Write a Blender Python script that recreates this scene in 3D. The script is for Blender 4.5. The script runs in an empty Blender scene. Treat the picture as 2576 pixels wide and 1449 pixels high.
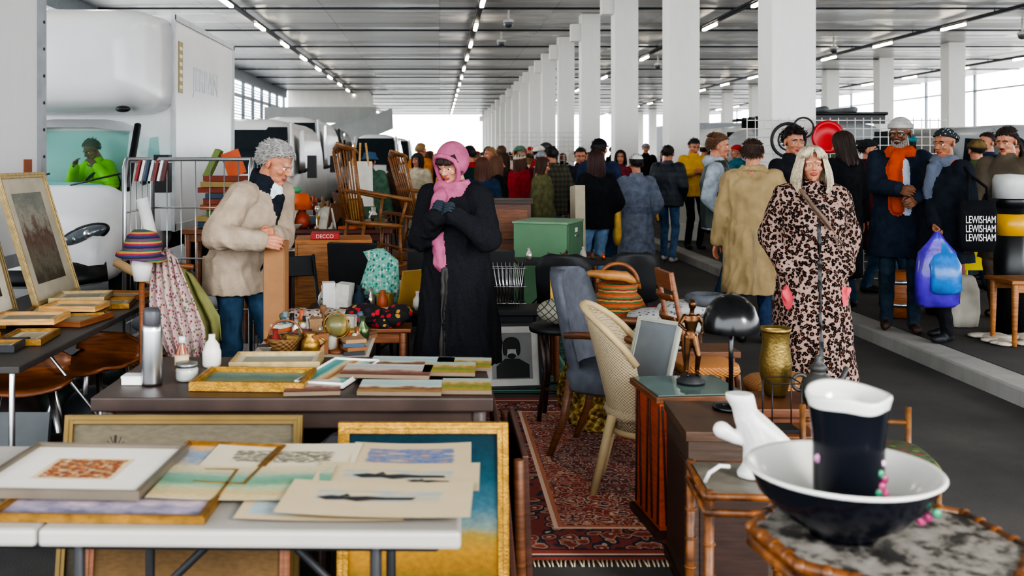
import bpy, math, random
import numpy as np
from mathutils import Vector as V, Matrix, noise
sc=bpy.context.scene
RR=random.Random(11)
rad=math.radians
def TR(x,y,z=0): return Matrix.Translation((x,y,z))
def RX(a): return Matrix.Rotation(rad(a),4,'X')
def RY(a): return Matrix.Rotation(rad(a),4,'Y')
def RZ(a): return Matrix.Rotation(rad(a),4,'Z')
def SC(x,y,z): return Matrix.Diagonal((x,y,z,1))
def lin(c):
    if isinstance(c,str):
        c=[int(c[i:i+2],16)/255 for i in (0,2,4)]
        return tuple(((v+.055)/1.055)**2.4 if v>.04 else v/12.92 for v in c)+(1,)
    return tuple(c)+(1,) if len(c)==3 else tuple(c)
# ---------------- materials
class T:
    def __init__(s,name):
        s.m=bpy.data.materials.new(name); s.m.use_nodes=True; s.nt=s.m.node_tree
        s.b=s.nt.nodes['Principled BSDF']; s.tc=s.nt.nodes.new('ShaderNodeTexCoord')
    def n(s,typ,ins={},**pr):
        nd=s.nt.nodes.new('ShaderNode'+typ)
        for k,v in pr.items(): setattr(nd,k,v)
        for k,v in ins.items(): s.put(nd.inputs[k],v)
        return nd
    def put(s,sock,v):
        if isinstance(v,bpy.types.NodeSocket): s.nt.links.new(v,sock)
        else: sock.default_value=v
    def mix(s,f,a,b,bl='MIX'):
        nd=s.n('Mix',data_type='RGBA',blend_type=bl)
        s.put(nd.inputs[0],f); s.put(nd.inputs[6],a); s.put(nd.inputs[7],b); return nd.outputs[2]
    def ma(s,op,a,b=0.,c=0.):
        nd=s.n('Math',operation=op); s.put(nd.inputs[0],a); s.put(nd.inputs[1],b); s.put(nd.inputs[2],c); return nd.outputs[0]
    def ramp(s,f,st,ip='LINEAR'):
        nd=s.n('ValToRGB'); cr=nd.color_ramp; cr.interpolation=ip
        while len(cr.elements)<len(st): cr.elements.new(.5)
        for e,(p,c) in zip(cr.elements,st): e.position=p; e.color=lin(c)
        s.put(nd.inputs[0],f); return nd.outputs[0]
    def mp(s,scale=(1,1,1),src='Object',loc=(0,0,0),rot=(0,0,0)):
        return s.n('Mapping',{'Vector':s.tc.outputs[src],'Scale':scale,'Location':loc,'Rotation':rot}).outputs[0]
    def noise(s,vec,sc_=5,det=3,rough=.5,dist=0):
        return s.n('TexNoise',{'Vector':vec,'Scale':sc_,'Detail':det,'Roughness':rough,'Distortion':dist}).outputs[0]
    def vor(s,vec,sc_=5,out='Distance',feat='F1',rnd=1.):
        return s.n('TexVoronoi',{'Vector':vec,'Scale':sc_,'Randomness':rnd},feature=feat).outputs[out]
    def xyz(s,vec):
        return s.n('SeparateXYZ',{0:vec}).outputs
    def bump(s,h,st=.3,d=.01):
        s.put(s.b.inputs['Normal'],s.n('Bump',{'Height':h,'Strength':st,'Distance':d}).outputs[0])
    def fin(s,col=None,rough=.6,metal=0):
        if col is not None: s.put(s.b.inputs['Base Color'],col if isinstance(col,bpy.types.NodeSocket) else lin(col))
        s.put(s.b.inputs['Roughness'],rough); s.b.inputs['Metallic'].default_value=metal
        return s.m
MC={}
def mat(c,rough=.6,metal=0,var=.12,s=8,bump=0,bs=80,st=(1,1,1),name=None,spec=.5):
    k=(c,rough,metal,var,s,bump,bs,st,spec)
    if k in MC: return MC[k]
    t=T(name or 'm_'+str(c)); cc=lin(c)
    n=t.noise(t.mp(st),s,4)
    n2=t.n('MapRange',{0:n,1:.3,2:.7}).outputs[0]
    lo=tuple(v*(1-var) for v in cc[:3])+(1,); hi=tuple(min(1,v*(1+var)) for v in cc[:3])+(1,)
    col=t.mix(n2,lo,hi)
    if bump: t.bump(t.noise(t.mp(),bs,3),bump,.004)
    t.b.inputs['Specular IOR Level'].default_value=spec
    MC[k]=t.fin(col,rough,metal); return MC[k]
def cloth(c,bump=.5,bs=220,var=.28): return mat(c,.95,0,var,14,bump,bs,spec=.2)
def wood(c,rough=.45,var=.35,st=(3,3,30)): return mat(c,rough,0,var,3,.15,30,st)
def metal(c,rough=.3): return mat(c,rough,1,.08)
def emit(c,e):
    t=T('lamp_glow'); t.b.inputs['Emission Color'].default_value=lin(c); t.b.inputs['Emission Strength'].default_value=e
    return t.fin(c,.4)
def skin(c,r):
    t=T('skin'); n=t.noise(t.mp(),14,3); n2=t.n('MapRange',{0:n,1:.35,2:.65}).outputs[0]
    t.bump(t.noise(t.mp(),180,3),.12,.002); t.b.inputs['Subsurface Weight'].default_value=.12; t.b.inputs['Subsurface Radius'].default_value=(.012,.005,.003); return t.fin(t.mix(n2,lin(c),lin(r)),.5)
def glass(c='a8c0bd',a=.75,rough=.03):
    t=T('glass'); tr=t.n('BsdfTransparent',{0:lin(c)}); gl=t.n('BsdfGlossy',{0:(1,1,1,1),1:rough})
    mx=t.n('MixShader',{0:1-a,1:tr.outputs[0],2:gl.outputs[0]})
    t.nt.links.new(mx.outputs[0],t.nt.nodes['Material Output'].inputs[0]); return t.m
def paint(stops,amp=.2,ns=4,st=(1,1,1),rough=.6,ip='LINEAR',ax=1):
    t=T('painted_canvas'); uv=t.tc.outputs['UV']; v=t.xyz(uv)[ax]
    n=t.noise(t.mp(st,'UV'),ns,5,.6)
    f=t.ma('ADD',v,t.ma('MULTIPLY',t.ma('SUBTRACT',n,.5),amp))
    c=t.ramp(f,stops,ip)
    n2=t.noise(t.mp((1,2,1),'UV'),22,3)
    c=t.mix(.35,c,t.mix(n2,(0,0,0,1),(1,1,1,1)),'OVERLAY')
    t.b.inputs['Specular IOR Level'].default_value=.15
    t.bump(n2,.3,.002); return t.fin(c,rough)
def sketch(bg,cols,box=(.2,.8,.3,.7),thr=.5,ns=6,st=(1,1,1),soft=.06):
    t=T('drawn_paper'); x,y,_=t.xyz(t.tc.outputs['UV'])
    def band(v,a,b):
        return t.ma('MULTIPLY',t.n('MapRange',{0:v,1:a,2:a+.08}).outputs[0],t.n('MapRange',{0:v,1:b,2:b-.08}).outputs[0])
    m=t.ma('MULTIPLY',band(x,box[0],box[1]),band(y,box[2],box[3]))
    n=t.noise(t.mp(st,'UV'),ns,4,.6,.5)
    k=t.n('MapRange',{0:t.ma('MULTIPLY',m,n),1:thr-soft,2:thr+soft}).outputs[0]
    n2=t.noise(t.mp((1.5,3,1),'UV',(3,1,0)),7,4)
    c=t.ramp(n2,[(.3+.4*i/max(1,len(cols)-1),q) for i,q in enumerate(cols)])
    base=t.mix(t.noise(t.mp((1,1,1),'UV'),3,3),lin(bg),tuple(v*.85 for v in lin(bg)[:3])+(1,))
    t.b.inputs['Specular IOR Level'].default_value=.15
    return t.fin(t.mix(k,base,c),.85)
def m_leopard():
    t=T('leopard_print'); v=t.mp((1,1,1)); v2=t.n('VectorMath',{0:v,1:t.n('VectorMath',{0:t.n('TexNoise',{'Vector':v,'Scale':26.}).outputs[1],1:(.022,.022,.022)},operation='MULTIPLY').outputs[0]},operation='ADD').outputs[0]
    d=t.vor(v2,42); n=t.noise(v,80,2)
    d2=t.ma('ADD',d,t.ma('MULTIPLY',t.ma('SUBTRACT',n,.5),.55))
    c=t.ramp(d2,[(0,'70483a'),(.20,'5e3c30'),(.23,'1c1514'),(.50,'181212'),(.55,'967a6e'),(1,'ab8f82')])
    t.b.inputs['Specular IOR Level'].default_value=.15
    return t.fin(c,.95)
def m_plaid(a,b,c,s=14):
    t=T('plaid'); x,y,z=t.xyz(t.mp()); f=lambda q,k:t.ma('GREATER_THAN',t.ma('FRACT',t.ma('MULTIPLY',q,s*k)),.55)
    col=t.mix(f(x,1),lin(a),lin(b)); col=t.mix(t.ma('MULTIPLY',f(z,1),.6),col,lin(c)); return t.fin(col,.9)
def m_stripes(cols,per,ax=2,rough=.9,wob=.1,bump=.4):
    t=T('striped_knit'); q=t.xyz(t.mp())[ax]; n=t.noise(t.mp(),30,2)
    f=t.ma('FRACT',t.ma('ADD',t.ma('DIVIDE',q,per),t.ma('MULTIPLY',n,wob)))
    c=t.ramp(f,[(i/len(cols),k) for i,k in enumerate(cols)],'CONSTANT'); t.bump(t.noise(t.mp(),150,2),bump,.01)
    return t.fin(c,rough)
def m_blobs(bg,cols,s=18,th=.3,rough=.9):
    t=T('patterned_fabric'); v=t.mp(); vo=t.n('TexVoronoi',{'Vector':v,'Scale':float(s)})
    x=t.xyz(vo.outputs['Color'])[0]
    c=t.ramp(x,[(i/len(cols),k) for i,k in enumerate(cols)],'CONSTANT')
    k=t.ma('LESS_THAN',vo.outputs[0],th); col=t.mix(k,lin(bg),c); t.bump(t.noise(v,25,3),.4,.02); return t.fin(col,rough)
def m_weave(a,b,s=60,rough=.7):
    t=T('woven'); v=t.mp(); x,y,z=t.xyz(v); w1=t.ma('SINE',t.ma('MULTIPLY',z,s*6.28)); w2=t.ma('SINE',t.ma('MULTIPLY',t.ma('ADD',x,y),s*4.))
    h=t.ma('MULTIPLY',w1,w2); f=t.n('MapRange',{0:h,1:-.6,2:.6}).outputs[0]
    t.bump(h,.6,.004); return t.fin(t.mix(f,lin(a),lin(b)),rough)
def m_rug(w,h,field,navy,cream,acc):
    t=T('persian_rug'); u,v,_=t.xyz(t.tc.outputs['UV'])
    x=t.ma('MULTIPLY',u,w); y=t.ma('MULTIPLY',v,h)
    e=t.ma('MINIMUM',t.ma('MINIMUM',x,t.ma('SUBTRACT',w,x)),t.ma('MINIMUM',y,t.ma('SUBTRACT',h,y)))
    mx=t.ma('ABSOLUTE',t.ma('SUBTRACT',x,w/2)); my=t.ma('ABSOLUTE',t.ma('SUBTRACT',y,h/2))
    vec=t.n('CombineXYZ',{0:mx,1:my,2:0.}).outputs[0]
    d1=t.n('VectorMath',{0:vec,1:t.n('VectorMath',{0:t.n('TexNoise',{'Vector':vec,'Scale':9.}).outputs[1],1:(.08,.08,0)},operation='MULTIPLY').outputs[0]},operation='ADD').outputs[0]
    a=t.vor(d1,9); b=t.vor(d1,26)
    pat=t.ramp(a,[(0,cream),(.10,acc),(.2,navy),(.30,cream),(.36,field),(.50,field),(.56,cream),(.60,navy),(.68,field)],'CONSTANT')
    pat2=t.ramp(b,[(0,acc),(.2,cream),(.32,field),(.48,navy),(.58,cream),(.66,acc),(.75,field)],'CONSTANT')
    fieldc=t.mix(.5,pat,pat2)
    bord=t.mix(.75,lin(navy),t.ramp(t.vor(d1,15),[(0,cream),(.16,field),(.34,acc),(.44,cream),(.48,navy),(.62,field)],'CONSTANT'))
    r1=t.ma('ADD',t.ma('MULTIPLY',mx,2.2),my)
    med=t.ma('LESS_THAN',r1,.62)
    fieldc=t.mix(med,fieldc,t.mix(.6,lin(navy),pat2))
    inb=t.ma('LESS_THAN',e,.34); c=t.mix(inb,fieldc,bord)
    g=t.ramp(e,[(0,field),(.03,navy),(.05,cream),(.065,field),(.1,navy),(.11,(0,0,0)),(.33,cream),(.35,acc),(.37,(0,0,0))],'CONSTANT')
    gm=t.ramp(e,[(0,(1,1,1)),(.11,(0,0,0)),(.33,(1,1,1)),(.37,(0,0,0))],'CONSTANT')
    c=t.mix(gm,c,g); n=t.noise(t.tc.outputs['Object'],160,2); c=t.mix(.3,c,t.mix(n,(.1,.1,.1,1),(.9,.9,.9,1)),'OVERLAY'); t.bump(n,.5,.006)
    return t.fin(c,.95)
def m_asphalt(a='3d3b3b',b='4a4847',d='585553'):
    t=T('asphalt'); v=t.mp(); n=t.noise(v,1.1,5,.6); f=t.noise(v,160,2); c=t.ramp(n,[(.3,a),(.5,b),(.7,d)])
    c=t.mix(.25,c,t.mix(f,(.1,.1,.1,1),(.9,.9,.9,1)),'OVERLAY'); t.bump(f,.4,.004); return t.fin(c,.8)
def m_ceiling():
    t=T('ceiling_panels'); v=t.mp(); x,y,z=t.xyz(v)
    seam=t.ma('LESS_THAN',t.ma('FRACT',t.ma('DIVIDE',y,2.35)),.035)
    rib=t.ma('LESS_THAN',t.ma('FRACT',t.ma('DIVIDE',y,.47)),.12)
    fx=t.ma('LESS_THAN',t.ma('FRACT',t.ma('DIVIDE',x,3.2)),.008)
    pv=t.n('CombineXYZ',{0:t.ma('FLOOR',t.ma('DIVIDE',x,3.2)),1:t.ma('FLOOR',t.ma('DIVIDE',y,.47)),2:0.}).outputs[0]
    r=t.n('TexWhiteNoise',{0:pv}).outputs[0]
    c=t.mix(r,lin('cecdcc'),lin('dcdbd8')); c=t.mix(t.ma('MULTIPLY',rib,.30),c,lin('6a6a6a')); c=t.mix(t.ma('MAXIMUM',t.ma('MULTIPLY',seam,.8),t.ma('MULTIPLY',fx,.5)),c,lin('404248'))
    t.bump(t.noise(t.mp((.4,4,1)),2,3),.2,.05)
    return t.fin(c,t.n('MapRange',{0:r,3:.25,4:.42}).outputs[0],0)
def m_wall(c,var=.1):
    t=T('painted_concrete'); n=t.noise(t.mp((1,1,.3)),2.5,5,.65); cc=lin(c)
    col=t.mix(t.n('MapRange',{0:n,1:.3,2:.7}).outputs[0],tuple(v*(1-var*1.6) for v in cc[:3])+(1,),cc)
    t.bump(t.noise(t.mp(),30,4),.15,.01); return t.fin(col,.7)
# ---------------- geometry accumulator
class Geo:
    def __init__(s,name): s.n=name;s.v=[];s.f=[];s.m=[];s.sm=[];s.uv=[];s.mats=[];s.M=Matrix()
    def mi(s,m):
        if m not in s.mats: s.mats.append(m)
        return s.mats.index(m)
    def add(s,vs,fs,m,smooth=False,uvs=None):
        o=len(s.v); s.v+=[s.M@V(p) for p in vs]; k=s.mi(m)
        for i,f in enumerate(fs):
            s.f.append([o+a for a in f]); s.m.append(k); s.sm.append(smooth); s.uv.append(uvs if uvs else [(0,0)]*len(f))
    def box(s,x0,x1,y0,y1,z0,z1,m):
        vs=[(x,y,z) for z in(z0,z1) for y in(y0,y1) for x in(x0,x1)]
        s.add(vs,[(0,2,3,1),(4,5,7,6),(0,1,5,4),(2,6,7,3),(0,4,6,2),(1,3,7,5)],m)
    def cb(s,c,sz,m,rot=None):
        M=s.M; s.M=M@TR(*c)@(rot if rot else Matrix()); a,b,d=[q/2 for q in sz]; s.box(-a,a,-b,b,-d,d,m); s.M=M
    def tube(s,pts,r,m,n=8,cap=True,flat=1.,smooth=True):
        pts=[V(p) for p in pts]; k=len(pts); rs=r if isinstance(r,(list,tuple)) else [r]*k
        u=(pts[1]-pts[0]).normalized().orthogonal().normalized(); vs=[]
        for i,p in enumerate(pts):
            t=(pts[min(i+1,k-1)]-pts[max(i-1,0)]).normalized(); u=(u-t*u.dot(t)).normalized(); w=t.cross(u)
            for j in range(n):
                a=2*math.pi*j/n; vs.append(p+(u*math.cos(a)+w*math.sin(a)*flat)*rs[i])
        fs=[(i*n+j,i*n+(j+1)%n,(i+1)*n+(j+1)%n,(i+1)*n+j) for i in range(k-1) for j in range(n)]
        if cap: fs+=[tuple(range(n))[::-1],tuple((k-1)*n+j for j in range(n))]
        s.add(vs,fs,m,smooth)
    def cyl(s,a,b,r,m,r2=None,n=14): s.tube([a,b],[r,r if r2 is None else r2],m,n)
    def lathe(s,prof,m,n=28,c=(0,0,0),fn=None,cap=True):
        vs=[]; 
        for r,z in prof:
            for j in range(n):
                a=2*math.pi*j/n; x,y,zz=r*math.cos(a),r*math.sin(a),z
                if fn: x,y,zz=fn(x,y,zz,a)
                vs.append((c[0]+x,c[1]+y,c[2]+zz))
        k=len(prof); fs=[(i*n+j,i*n+(j+1)%n,(i+1)*n+(j+1)%n,(i+1)*n+j) for i in range(k-1) for j in range(n)]
        if cap: fs+=[tuple(range(n))[::-1],tuple((k-1)*n+j for j in range(n))]
        s.add(vs,fs,m,True)
    def ball(s,c,r,m,n=12,rot=None,keep=None):
        if not isinstance(r,(tuple,list)): r=(r,r,r) if not isinstance(r,V) else tuple(r)
        M=s.M; s.M=M@TR(*c)@(rot if rot else Matrix()); vs=[(0,0,r[2])]; h=max(4,n*2//3)
        for i in range(1,h):
            t=math.pi*i/h
            for j in range(n):
                a=2*math.pi*j/n; vs.append((r[0]*math.sin(t)*math.cos(a),r[1]*math.sin(t)*math.sin(a),r[2]*math.cos(t)))
        vs.append((0,0,-r[2])); fs=[(0,1+j,1+(j+1)%n) for j in range(n)]
        for i in range(h-2): fs+=[(1+i*n+j,1+(i+1)*n+j,1+(i+1)*n+(j+1)%n,1+i*n+(j+1)%n) for j in range(n)]
        L=len(vs)-1; fs+=[(L,1+(h-2)*n+(j+1)%n,1+(h-2)*n+j) for j in range(n)]
        if keep: fs=[f for f in fs if all(keep(V((vs[i][0]/r[0],vs[i][1]/r[1],vs[i][2]/r[2]))) for i in f)]
        s.add(vs,fs,m,True); s.M=M
    def quad(s,p,m,uv=((0,0),(1,0),(1,1),(0,1))): s.add(p,[(0,1,2,3)],m,False,list(uv))
    def torus(s,c,R_,r,m,rot=None,n=28,k=8,arc=1.):
        M=s.M; s.M=M@TR(*c)@(rot if rot else Matrix())
        N=int(n*arc)+1; s.tube([(R_*math.cos(2*math.pi*arc*i/(N-1)),R_*math.sin(2*math.pi*arc*i/(N-1)),0) for i in range(N)],r,m,k); s.M=M
    def loft(s,rings,m,n=24,e=2.,cap=True,M=None,skip=None,wr=0):
        vs=[]
        for cx,cy,cz,rx,ry in rings:
            for j in range(n):
                a=2*math.pi*j/n; ca,sa=math.cos(a),math.sin(a)
                q=1+wr*math.sin(a*5+cz*9)+wr*.7*math.sin(a*8-cz*13)
                vs.append((cx+rx*q*math.copysign(abs(ca)**(2/e),ca),cy+ry*q*math.copysign(abs(sa)**(2/e),sa),cz))
        k=len(rings); fs=[(i*n+j,i*n+(j+1)%n,(i+1)*n+(j+1)%n,(i+1)*n+j) for i in range(k-1) for j in range(n) if not(skip and skip(i,j))]
        if cap: fs+=[tuple(range(n))[::-1],tuple((k-1)*n+j for j in range(n))]
        S=s.M
        if M: s.M=S@M
        s.add(vs,fs,m,True); s.M=S
    def frame(s,w,h,fw,fd,fm,pm,mw=0,mm=None,M=None):
        S=s.M
        if M: s.M=S@M
        for sx in(-1,1):
            s.box(min(sx*w/2,sx*(w/2-fw)),max(sx*w/2,sx*(w/2-fw)),-h/2,h/2,0,fd,fm)
            s.box(min(sx*w/2*.985,sx*(w/2-fw*.55)),max(sx*w/2*.985,sx*(w/2-fw*.55)),-h/2*.985,h/2*.985,fd,fd+fw*.12,fm)
            s.box(-w/2+fw,w/2-fw,min(sx*h/2,sx*(h/2-fw)),max(sx*h/2,sx*(h/2-fw)),0,fd,fm)
            s.box(-w/2+fw*.55,w/2-fw*.55,min(sx*h/2*.985,sx*(h/2-fw*.55)),max(sx*h/2*.985,sx*(h/2-fw*.55)),fd,fd+fw*.12,fm)
        z=fd*.55; a,b=w/2-fw,h/2-fw; s.box(-a,a,-b,b,0,z-.002,mm or fm)
        if mm: s.quad([(-a,-b,z),(a,-b,z),(a,b,z),(-a,b,z)],mm); a-=mw; b-=mw; z+=.001
        s.quad([(-a,-b,z),(a,-b,z),(a,b,z),(-a,b,z)],pm); s.M=S
    def sheet(s,w,h,m,M=None,bend=0,th=.0015):
        S=s.M
        if M: s.M=S@M
        N=8; top=[]
        for i in range(N+1):
            for j in(0,1):
                u=i/N; z=th+bend*(2*u-1)**2+bend*.6*(u*j); top.append((-w/2+w*u,-h/2+h*j,z))
        for i in range(N):
            s.add([top[2*i],top[2*i+2],top[2*i+3],top[2*i+1]],[(0,1,2,3)],m,True,[(i/N,0),((i+1)/N,0),((i+1)/N,1),(i/N,1)])
        s.M=S
    def mesh(s):
        me=bpy.data.meshes.new(s.n); me.from_pydata([tuple(p) for p in s.v],[],s.f)
        for m in s.mats: me.materials.append(m)
        me.polygons.foreach_set('material_index',s.m); me.polygons.foreach_set('use_smooth',s.sm)
        ul=me.uv_layers.new(name='UVMap'); fl=[c for u in s.uv for q in u for c in q]; ul.data.foreach_set('uv',fl)
        me.update(); return me
    def done(s,x=0,y=0,z=0,rz=0,bevel=0,par=None,solid=0,sub=0):
        o=bpy.data.objects.new(s.n,s.mesh()); sc.collection.objects.link(o)
        o.location=(x,y,z); o.rotation_euler=(0,0,rad(rz))
        if solid: q=o.modifiers.new('s','SOLIDIFY'); q.thickness=solid; q.offset=0
        if sub: q=o.modifiers.new('u','SUBSURF'); q.levels=sub; q.render_levels=sub
        if bevel: q=o.modifiers.new('b','BEVEL'); q.width=bevel; q.segments=2; q.limit_method='ANGLE'; q.angle_limit=rad(50)
        if par: o.parent=par
        return o
def text(body,M,size,m,par=None,name='lettering',ext=.001):
    c=bpy.data.curves.new(name,'FONT'); c.body=body; c.size=size; c.extrude=ext; c.align_x='CENTER'; c.align_y='CENTER'; c.space_line=.85
    o=bpy.data.objects.new(name,c); c.materials.append(m); sc.collection.objects.link(o)
    if par: o.parent=par
    o.matrix_local=M; return o
# ---------------- figure builder
def evalmesh(o):
    dg=bpy.context.evaluated_depsgraph_get(); return bpy.data.meshes.new_from_object(o.evaluated_get(dg))
DUM=bpy.data.materials.new('dummy')
class Body:
    def __init__(s): s.g=Geo('b'); s.p=[]
    def cap(s,a,b,ra,rb,lab,bias=0):
        a,b=V(a),V(b); t=(b-a); 
        if t.length<1e-5: t=V((0,0,1e-3)); b=a+t
        t.normalize(); pts=[a-t*ra*q for q in(.99,.87,.5)]+[a,b]+[b+t*rb*q for q in(.5,.87,.99)]
        s.g.tube(pts,[ra*q for q in(.12,.5,.87)]+[ra,rb]+[rb*q for q in(.87,.5,.12)],DUM,12)
        s.p.append(('c',np.array(a),np.array(b),ra,rb,lab,bias))
    def chain(s,pts,rs,lab,bias=0):
        for i in range(len(pts)-1): s.cap(pts[i],pts[i+1],rs[i],rs[i+1],lab,bias)
    def ell(s,c,r,lab,rot=None,bias=0):
        s.g.ball(c,r,DUM,16,rot); M=TR(*c)@(rot if rot else Matrix())
        s.p.append(('e',np.array(M.inverted()),np.array(r),lab,bias))
    def loft(s,rings,lab,M=None,e=2.,bias=0,wr=0):
        M=M or Matrix(); s.g.loft(rings,DUM,28,e,True,M,wr=wr); s.p.append(('l',np.array(M.inverted()),np.array(sorted(rings,key=lambda r:r[2])),lab,bias))
    def build(s,vox,labs,mats,disp=0,smooth=2,name='body'):
        o=s.g.done(); q=o.modifiers.new('r','REMESH'); q.mode='VOXEL'; q.voxel_size=vox
        if smooth: q=o.modifiers.new('s','SMOOTH'); q.iterations=smooth; q.factor=.5
        me=evalmesh(o); old=o.data; bpy.data.objects.remove(o); bpy.data.meshes.remove(old)
        n=len(me.vertices); co=np.empty(n*3); me.vertices.foreach_get('co',co); co=co.reshape(-1,3)
        F=len(me.polygons); fc=np.empty(F*3); me.polygons.foreach_get('center',fc); fc=fc.reshape(-1,3)
        best=np.full(F,1e9); lab=np.zeros(F,int)
        for p in s.p:
            if p[0]=='c':
                a,b,ra,rb=p[1:5]; ab=b-a; t=np.clip(((fc-a)@ab)/(ab@ab),0,1); d=np.linalg.norm(fc-a-t[:,None]*ab,axis=1)-(ra+(rb-ra)*t)
            elif p[0]=='e':
                L=fc@p[1][:3,:3].T+p[1][:3,3]; d=(np.linalg.norm(L/p[2],axis=1)-1)*p[2].min()
            else:
                L=fc@p[1][:3,:3].T+p[1][:3,3]; r=p[2]; z=L[:,2]; I=lambda k:np.interp(z,r[:,2],r[:,k])
                rx,ry=np.maximum(I(3),.01),np.maximum(I(4),.01)
                d=(np.sqrt(((L[:,0]-I(0))/rx)**2+((L[:,1]-I(1))/ry)**2)-1)*np.minimum(rx,ry); d=np.maximum(d,np.maximum(r[0,2]-z,z-r[-1,2]))
            d=np.abs(d)*.3+d*.7 - p[-1]; l=labs.index(p[-2]); w=d<best; best[w]=d[w]; lab[w]=l
        me.materials.clear()
        for m in mats: me.materials.append(m)
        me.polygons.foreach_set('material_index',lab); me.polygons.foreach_set('use_smooth',[True]*F)
        if disp:
            nr=np.empty(n*3); me.vertices.foreach_get('normal',nr); nr=nr.reshape(-1,3)
            for i in range(n):
                c=co[i]; d=noise.noise((c[0]*9,c[1]*9,c[2]*5))*.6+(.22-abs(noise.noise((c[0]*13+5,c[1]*13,c[2]*7+c[0]*5))))*1.3
                co[i]+=nr[i]*(d*disp)
            me.vertices.foreach_set('co',co.ravel())
        me.update(); me.name=name; return me
def mkhand(curl,spread=1.,thumb=0):
    B=Body(); xs=(-.031,-.0105,.0105,.031); Ls=(.058,.074,.080,.070)
    for x,Lf in zip(xs,Ls):
        B.cap((x*.55,0,-.005),(x,0,-.085),.017,.0125,'s'); p=V((x,0,-.088)); a=curl*.5
        for k,(q,r) in enumerate(((.45,.0088),(.32,.0082),(.27,.0074))):
            d=V((x*.8*spread*(1-min(1,curl)),math.sin(a),-math.cos(a))).normalized(); n_=p+d*Lf*q; B.cap(p,n_,r+.0005,r-.0004,'s'); p=n_; a+=curl*.75
    B.cap((.02,.004,-.02),(.043,.012,-.05),.016,.013,'s'); B.cap((.043,.012,-.05),(.052,.022+.01*curl,-.078),.0115,.0098,'s'); B.cap((.052,.022+.01*curl,-.078),(.050-.012*curl,.032+.016*curl,-.102),.0098,.008,'s')
    B.cap((0,0,.05),(0,0,-.01),.024,.026,'s')
    return B.build(.0032,['s'],[DUM],0,2,'hand')
HREL=mkhand(.45); HGRIP=mkhand(1.25)
HAIRR=V((.083,.105,.093)); HC=V((0,.012,.034))
def mkhead(fem=False):
    B=Body(); s='s'
    B.ell((0,.015,.033),(.077,.097,.086),s); B.ell((0,-.02,-.018),(.063,.070,.084),s)
    B.ell((0,-.033,-.074),(.043 if fem else .049,.052,.036),s); B.ell((0,-.074,-.097),(.018 if fem else .022,.016,.016),s)
    B.ell((0,-.062,-.058),(.03,.028,.022),s)
    B.cap((0,-.083,.012),(0,-.108,-.024),.008,.011,s); 
    for q in(-1,1):
        B.ell((q*.0115,-.097,-.029),(.009,.011,.008),s); B.ell((q*.038,-.058,-.024),(.024,.024,.022),s)
        B.cap((q*.014,-.088,.022),(q*.046,-.074,.021),.009,.008,s); B.ell((q*.081,.012,-.004),(.011,.020,.032),s,RZ(q*25)@RX(-8))
        B.cap((q*.018,-.086,.0285),(q*.046,-.077,.027),.0055,.004,'brow',.004)
        B.cap((q*.020,-.0795,.0125),(q*.043,-.076,.0115),.0062,.0055,s,.001); B.cap((q*.021,-.078,-.0095),(q*.042,-.073,-.008),.005,.005,s)
        B.cap((q*.002,-.0905,-.0555),(q*.021,-.082,-.0585),.0055,.0035,'lip',.003); B.cap((q*.001,-.0895,-.0645),(q*.018,-.083,-.062),.0062,.004,'lip',.003)
    B.cap((0,.018,-.05),(0,.03,-.17),.05 if fem else .057,.056 if fem else .064,s)
    return B.build(.0038,['s','brow','lip'],[DUM]*3,0,1,'head')
def eyes():
    g=Geo('eyes'); a,b=DUM,bpy.data.materials.new('d2')
    for q in(-1,1):
        for m,r,k in((a,.0118,lambda v:v.z<.9),(b,.0121,lambda v:v.z>.82)):
            g.ball((q*.031,-.0728,.0015),r,m,16,RX(90),k)
    return g.mesh()
HEADM,HEADF,EYES=mkhead(),mkhead(True),eyes()
M_EYE=mat('e8e4df',.2); M_IRIS=mat('2a1c14',.15)
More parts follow.
